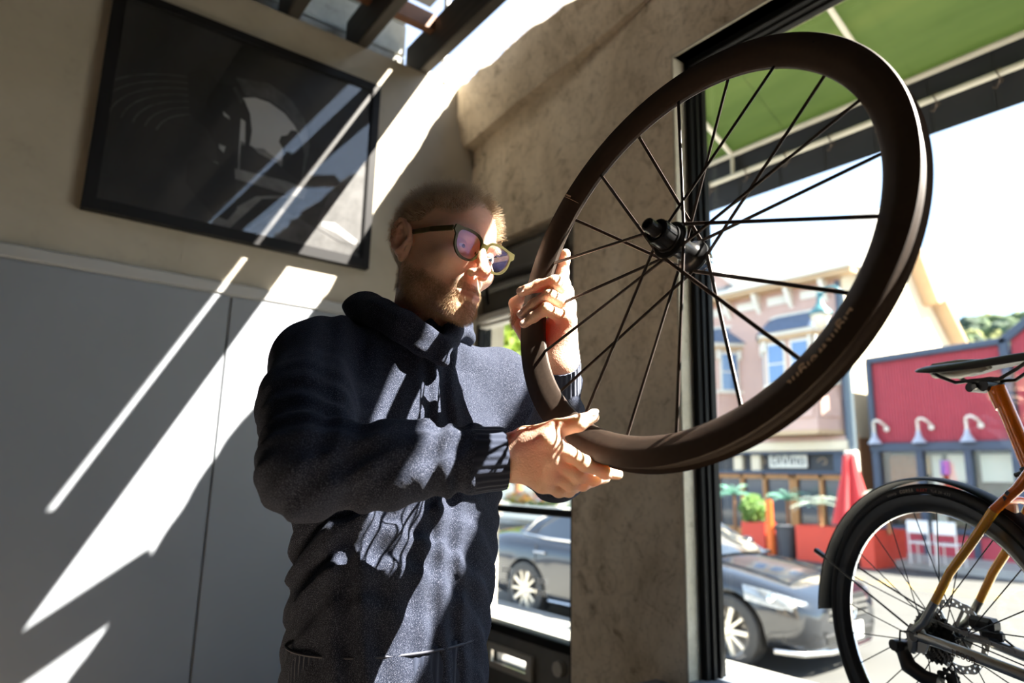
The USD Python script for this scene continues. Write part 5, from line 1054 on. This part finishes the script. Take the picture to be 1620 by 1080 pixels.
up_, lo_ = [(.004, .034, .0405), (.10, .035, .0275), (.20, .036, .018), (.30, .038, .013), (.405, .040, .022)], [(.046, .030, -.108), (.16, .034, -.118), (.28, .037, -.122), (.405, .040, -.162)]
for run in (up_, lo_):
    c = np.array(run); s = np.r_[0, np.cumsum(np.linalg.norm(np.diff(c, axis=0), axis=1))]; nl = int(s[-1] / .0127)
    for k in range(nl):
        p0, p1 = [np.array([np.interp(q, s, c[:, j]) for j in range(3)]) for q in (k * .0127, (k + 1) * .0127)]; w = .0026 if k % 2 else .0018
        m_ = MB()
        for e in (-1, 1): m_.bar(bw(p0[0] - .002, p0[1] + e * w, p0[2]), bw(p1[0] + .002, p1[1] + e * w, p1[2]), .0009, .0075, ch=.0003)
        m_.cyl(bw(p0[0], p0[1] - .0032, p0[2]), bw(p0[0], p0[1] + .0032, p0[2]), .0032, n=8); bk.part('chain_link', m_, M_DKM, smooth=False)
bk.part('derailleur_hanger', MB().tube(bws([(-.006, .066, -.008), (-.014, .067, -.034)]), .007, 10), M_TI)
rd = bk.part('rear_derailleur', MB().obox(bw(-.046, .066, -.030), (.030, .026, .030), ch=.006).cyl(bw(-.052, .050, -.026), bw(-.052, .084, -.026), .0125).tube(bws([(-.044, .066, -.036), (-.030, .066, -.066), (.004, .058, -.082), (.036, .050, -.084)]), [.014, .018, .016, .015], 14), M_BLK, smooth=50)
for cx, cz in ((.042, -.078), (.046, -.108 - .028)):
    a = np.linspace(0, 2 * np.pi, 88, endpoint=False); pw = Polygon(np.c_[(.024 + .0024 * np.cos(a * 11)) * np.cos(a), (.024 + .0024 * np.cos(a * 11)) * np.sin(a)])
    for k in range(6): pw = pw.difference(Point(.0135 * math.cos(k * 1.047), .0135 * math.sin(k * 1.047)).buffer(.0045))
    bk.part('jockey_wheel', MB().prism(pw, bw(cx, .030, cz), BZ, BU, .003), M_BLK, smooth=False)
bk.part('derailleur_cage', MB().prism(Polygon([(.026, -.07), (.06, -.07), (.064, -.14), (.032, -.15)]).buffer(.008).difference(Point(.043, -.08).buffer(.012)).difference(Point(.047, -.136).buffer(.012)), bw(0, .038, 0), BU, BZ, -.0025), M_BLK)
for y_, p in ((.07, [(-.046, .070, -.020), (-.040, .072, .006), (-.010, .074, .012), (.05, .066, -.004)]), (-.06, [(.085, -.056, .03), (.13, -.06, .002), (.18, -.058, -.022), (.28, -.05, -.04)])): bk.part('cable', MB().tube(bws(p), .0022, 6), M_BLK)
bk.part('chainring', MB().lathe([(.098, .0405), (.101, .0415), (.101, .0435), (.098, .0445), (.070, .0445), (.070, .0405)], bw(.405, 0, -.07), BN, 60, closed=True), M_DKM); bk.part('crank_arm', MB().bar(bw(.405, .052, -.07), bw(.45, .060, -.235), .014, .026, up=BU, ch=.004), M_BLK)
bk.part('decal', MB().text('LEGOR', bw(.095, .0735, -.0125), BU - .11 * BZ, BZ, .012, .0004, True), pm('decal_brown', (.12, .07, .04), .5), smooth=False)
for x_, z_ in ((.236, .324), (.228, .313)): bk.part('seat_stay_decal', MB().obox(bw(x_, .0455, z_), (.009, .0012, .007), np.stack([nrm(BU * .7 + BZ * .72), BN, nrm(BZ * .7 - BU * .72)], 1)), M_BLK)
# ------------------------------------------------------------------ parked saloon car
def car(name, label, rear, fwd, paint, full=True):
    fwd = nrm(np.array([fwd[0], fwd[1], 0])); side = np.array([-fwd[1], fwd[0], 0]) * -1.0     # side: towards the pavement
    if side[0] > 0: side = -side
    O = np.array([rear[0], rear[1], ZS]); W2 = .90
    cw = lambda x, y, z: O + fwd * x + side * (y - W2) + np.array([0, 0, z])      # y measured from the centre line, + = pavement side
    R = np.stack([fwd, side, [0, 0, 1.]], 1); t = Thing(name, label, 'car', cw(1.42, 0, 0))
    # lower body: stations x, top z, half width, bottom z, shoulder z
    S = [(-1.06, .80, .52, .40, .62), (-1.03, .90, .72, .30, .68), (-.90, .985, .83, .24, .72), (-.50, 1.02, .885, .20, .80), (.1, 1.00, .90, .18, .84), (.8, .965, .905, .17, .85), (1.5, .945, .905, .17, .84), (2.1, .935, .90, .17, .82),
         (2.35, .925, .90, .18, .80), (2.8, .875, .895, .19, .77), (3.15, .81, .875, .20, .72), (3.40, .74, .82, .21, .66), (3.53, .66, .72, .22, .58), (3.60, .56, .55, .26, .50)]
    ring = []
    for x, zt, w, zb, zs in S:
        pts = [(0, zb), (w * .80, zb), (w * .94, zb + .05), (w * .985, zb + .16), (w, zs - .14), (w * .985, zs - .02), (w * .945, zs + (zt - zs) * .45), (w * .80, zt - (zt - zs) * .16), (w * .55, zt - .004), (w * .25, zt + .012), (0, zt + .016)]
        ring.append([cw(x, y, z) for y, z in pts] + [cw(x, -y, z) for y, z in pts[-2:0:-1]])
    ring = np.array(ring)
    def refine(rg, m=5):
        from scipy.interpolate import PchipInterpolator
        k = np.arange(len(rg)); return PchipInterpolator(k, rg, axis=0)(np.linspace(0, len(rg) - 1, (len(rg) - 1) * m + 1))
    rg = refine(ring); n = rg.shape[1]; idx = np.arange(rg.shape[0] * n).reshape(-1, n)
    q = np.stack([idx[:-1], np.roll(idx[:-1], -1, 1), np.roll(idx[1:], -1, 1), idx[1:]], -1).reshape(-1, 4); tri = np.vstack([q[:, [0, 1, 2]], q[:, [0, 2, 3]]])
    caps = [[idx[0][0], idx[0][k + 1], idx[0][k]] for k in range(1, n - 1)] + [[idx[-1][0], idx[-1][k], idx[-1][k + 1]] for k in range(1, n - 1)]
    body = trimesh.Trimesh(rg.reshape(-1, 3), np.vstack([tri, caps]), process=False)
    if body.volume < 0: body.invert()
    arch = []
    for x in (0, 2.84):
        c = trimesh.creation.cylinder(.375, .6, sections=40); M = np.eye(4); M[:3, :3] = np.stack([fwd, [0, 0, 1.], np.cross(fwd, [0, 0, 1.])], 1)
        for y in (.85, -.85):
            c2 = c.copy(); M2 = M.copy(); M2[:3, 3] = cw(x, y, .335); c2.apply_transform(M2); arch.append(c2)
    try:
        mb_ = m3.Manifold(m3.Mesh(vert_properties=np.asarray(body.vertices, np.float32), tri_verts=np.asarray(body.faces, np.uint32)))
        assert mb_.status() == m3.Error.NoError
        for c2 in arch: mb_ = mb_ - m3.Manifold(m3.Mesh(vert_properties=np.asarray(c2.vertices, np.float32), tri_verts=np.asarray(c2.faces, np.uint32)))
        me = mb_.to_mesh(); bvf = (np.array(me.vert_properties[:, :3], float), np.array(me.tri_verts)); assert len(bvf[0]) > 300
    except Exception: bvf = (np.asarray(body.vertices), np.asarray(body.faces))
    t.part('body', bvf, paint, smooth=38)
    # greenhouse: roof skin over glass
    G = [(-.42, 1.01, .62, .66), (-.05, 1.22, .585, .66), (.35, 1.385, .56, .665), (.85, 1.435, .555, .67), (1.35, 1.43, .56, .68), (1.75, 1.33, .585, .69), (2.15, 1.10, .64, .70), (2.42, .935, .68, .70)]
    gr = []
    for x, zt, w, wb in G:
        zb = .93; k = min(1, (zt - zb) / .45); pts = [(wb + .09, zb - .03), (wb + .06, zb + .02), (w + (wb - w) * .35 + .02, zb + (zt - zb) * .62), (w, zt - .06 * k), (w * .86, zt - .012), (w * .45, zt + .012), (0, zt + .018)]
        gr.append([cw(x, y, z) for y, z in pts] + [cw(x, -y, z) for y, z in pts[-2::-1]])
    gg = refine(np.array(gr), 4); m_, n = gg.shape[:2]; idx = np.arange(m_ * n).reshape(m_, n)
    cols_glass = [0, 1, 2]; f_roof, f_side = [], []
    for i in range(m_ - 1):
        for j in range(n - 1):
            qd = [idx[i, j], idx[i, j + 1], idx[i + 1, j + 1], idx[i + 1, j]]; x_ = i / 4
            top = 3 <= j <= n - 5
            if top and 2.0 <= x_ < 4.6: f_roof.append(qd)
            elif top: f_side.append(qd)
            elif j in (2, n - 4): f_roof.append(qd) if (x_ < 1.1 or x_ > 6.2) else f_side.append(qd)
            else: f_side.append(qd) if (j in (1, n - 3) and 1.1 <= x_ <= 6.2) else f_roof.append(qd)
    vv = gg.reshape(-1, 3); t.part('roof', MB().add(vv, np.array(f_roof)[:, ::-1]), paint, smooth=45); t.part('glazing', MB().add(vv, np.array(f_side)[:, ::-1]), M_CARG, smooth=45)
    for s in (1, -1):
        loop = [(-.20, .70, .985), (.0, .665, 1.16), (.32, .615, 1.315), (.80, .590, 1.365), (1.30, .592, 1.355), (1.72, .635, 1.235), (2.10, .705, 1.03), (2.16, .735, .965), (1.2, .765, .955), (.3, .765, .965)]
        t.part('window_trim', MB().tube([cw(x, s * (y + .022), z) for x, y, z in loop], .014, 6, closed=True), M_CHR)
        for xa, xb in ((.86, .92),): t.part('door_pillar', MB().bar(cw(xa, s * .78, .97), cw(xb, s * .625, 1.35), .05, .02, up=side), M_BLK)
        t.part('sill_trim', MB().tube([cw(x, s * .905, .26) for x in (.45, 1.4, 2.4)], .016, 6), M_CHR)
        for xh in (.28, 1.28): t.part('door_handle', MB().obox(cw(xh, s * .918, .80), (.20, .02, .03), R, .008), M_CHR)
        for xs in (.18, 1.02, 2.05): t.part('door_seam', MB().bar(cw(xs, s * .907, .28), cw(xs + .02, s * .895, .90), .006, .012, up=side), M_BLK)
        t.part('mirror', MB().sphere(cw(1.98, s * .98, 1.0), (.09, .10, .065), 2, R), paint)
        # wheels
        for xw in (0, 2.84):
            c = cw(xw, s * .80, .335); tw = MB().lathe([(.235, -.10), (.30, -.11), (.325, -.095), (.333, -.06), (.333, .06), (.325, .095), (.30, .108), (.235, .10)], c, side * s, 44)
            w_ = t.part('tyre', tw, M_TYRE); rim = MB().lathe([(.235, .075), (.240, .098), (.232, .104), (.218, .096), (.212, .05), (.06, .02), (.0, .02)], c, side * s, 44); t.part('wheel_rim', rim, M_DKM)
            sp = MB()
            for k in range(10):
                a = k * np.pi / 5; d = math.cos(a) * fwd + math.sin(a) * np.array([0, 0, 1.]); sp.bar(c + side * s * .085 + d * .05, c + side * s * .095 + d * .225, .032 if k % 2 else .045, .02, up=side * s, ch=.006)
            t.part('wheel_spokes', sp.lathe([(0, .105), (.035, .103), (.05, .09), (.06, .06)], c, side * s, 24), M_ALLOY)
        # lamps
        t.part('headlight', MB().add(*lamp_patch(cw, s, ((3.02, .872, .775), (3.25, .845, .745), (3.42, .76, .70), (3.515, .63, .655)), ((3.05, .885, .640), (3.28, .86, .610), (3.45, .775, .575), (3.535, .62, .555)), .022)), M_HEAD, smooth=50)
        for xx, yy, zz in ((3.28, .835, .675), (3.43, .745, .635)): t.part('headlight_lens', MB().sphere(cw(xx, s * yy, zz), (.05, .05, .05), 2), M_CHR)
        t.part('tail_light', MB().obox(cw(-.93, s * .79, .76), (.16, .16, .15), R, .03), M_TAIL)
        t.part('side_intake', MB().add(*lamp_patch(cw, s, ((3.36, .80, .44), (3.50, .70, .43), (3.575, .58, .42)), ((3.36, .80, .30), (3.50, .70, .29), (3.575, .58, .29)), .015)), M_BLK)
    # nose
    t.part('grille', MB().obox(cw(3.575, 0, .56), (.05, .84, .24), R, .03), M_BLK)
    for z_ in (.50, .56, .62): t.part('grille_bar', MB().bar(cw(3.605, -.40, z_), cw(3.605, .40, z_), .02, .018), M_CHR)
    a = np.linspace(0, 2 * np.pi, 28, endpoint=False)
    em = MB().tube([cw(3.62, .095 * math.cos(q_), .56 + .095 * math.sin(q_)) for q_ in a], .010, 6, closed=True)
    for k in range(3):
        q_ = np.pi / 2 + k * 2 * np.pi / 3; em.tube([cw(3.62, 0, .56), cw(3.62, .09 * math.cos(q_), .56 + .09 * math.sin(q_))], [.014, .004], 6)
    t.part('emblem', em, M_CHR); t.part('number_plate', MB().obox(cw(3.63, 0, .36), (.02, .40, .15), R, .006), M_WHITE)
    t.part('front_lip', MB().tube([cw(x, y, z) for x, y, z in ((3.30, .87, .235), (3.50, .72, .225), (3.60, .40, .22), (3.62, 0, .22), (3.60, -.40, .22), (3.50, -.72, .225), (3.30, -.87, .235))], .026, 8), M_CHR, smooth=60)
    t.part('lower_grille', MB().obox(cw(3.595, 0, .33), (.04, 1.0, .10), R, .02), M_BLK)
    t.part('hood_crease', MB().tube([cw(x, .50, z) for x, z in ((2.45, .925), (2.9, .862), (3.3, .775))], .008, 6).tube([cw(x, -.50, z) for x, z in ((2.45, .925), (2.9, .862), (3.3, .775))], .008, 6), paint)
    return t
def lamp_patch(cw, s, up, lo, th):
    u, l = np.array([cw(x, s * (y + .010), z) for x, y, z in up]), np.array([cw(x, s * (y + .010), z) for x, y, z in lo]); n = len(u); mid = (u + l) / 2 + (mid_off(cw, s)) * th
    v = np.vstack([u, mid, l]); f = []
    for r in (0, 1):
        for k in range(n - 1): f.append([r * n + k, r * n + k + 1, (r + 1) * n + k + 1, (r + 1) * n + k])
    f = np.array(f); return v, (f if s > 0 else f[:, ::-1])
def mid_off(cw, s): return nrm(cw(.6, s, 0) - cw(0, 0, 0))
M_CARP = pm('black_car_paint', (.010, .012, .016), .16, .3, spec=.6, coat=1.0); M_CARG = pm('car_glass', (.02, .024, .028), .04, spec=.9, coat=.8); M_CHR = pm('car_chrome', (.85, .84, .82), .12, 1.0)
M_ALLOY = pm('car_alloy', (.72, .66, .55), .3, .8); M_HEAD = pm('headlight_glass', (.30, .33, .36), .06, .2, spec=.9, coat=1.0, var=(14., .5)); M_TAIL = pm('tail_lamp_red', (.6, .02, .02), .15, coat=1.0)
car('parked_car', 'black saloon car with chrome window trim parked at the near kerb behind the pier', (5.5611, 7.0152), (.1832, -2.834), M_CARP)
car('parked_car', 'dark blue saloon car parked farther along the kerb behind the black one', (5.45, 13.4), (.02, -1), pm('blue_car_paint', (.02, .035, .08), .18, .3, coat=1.0))
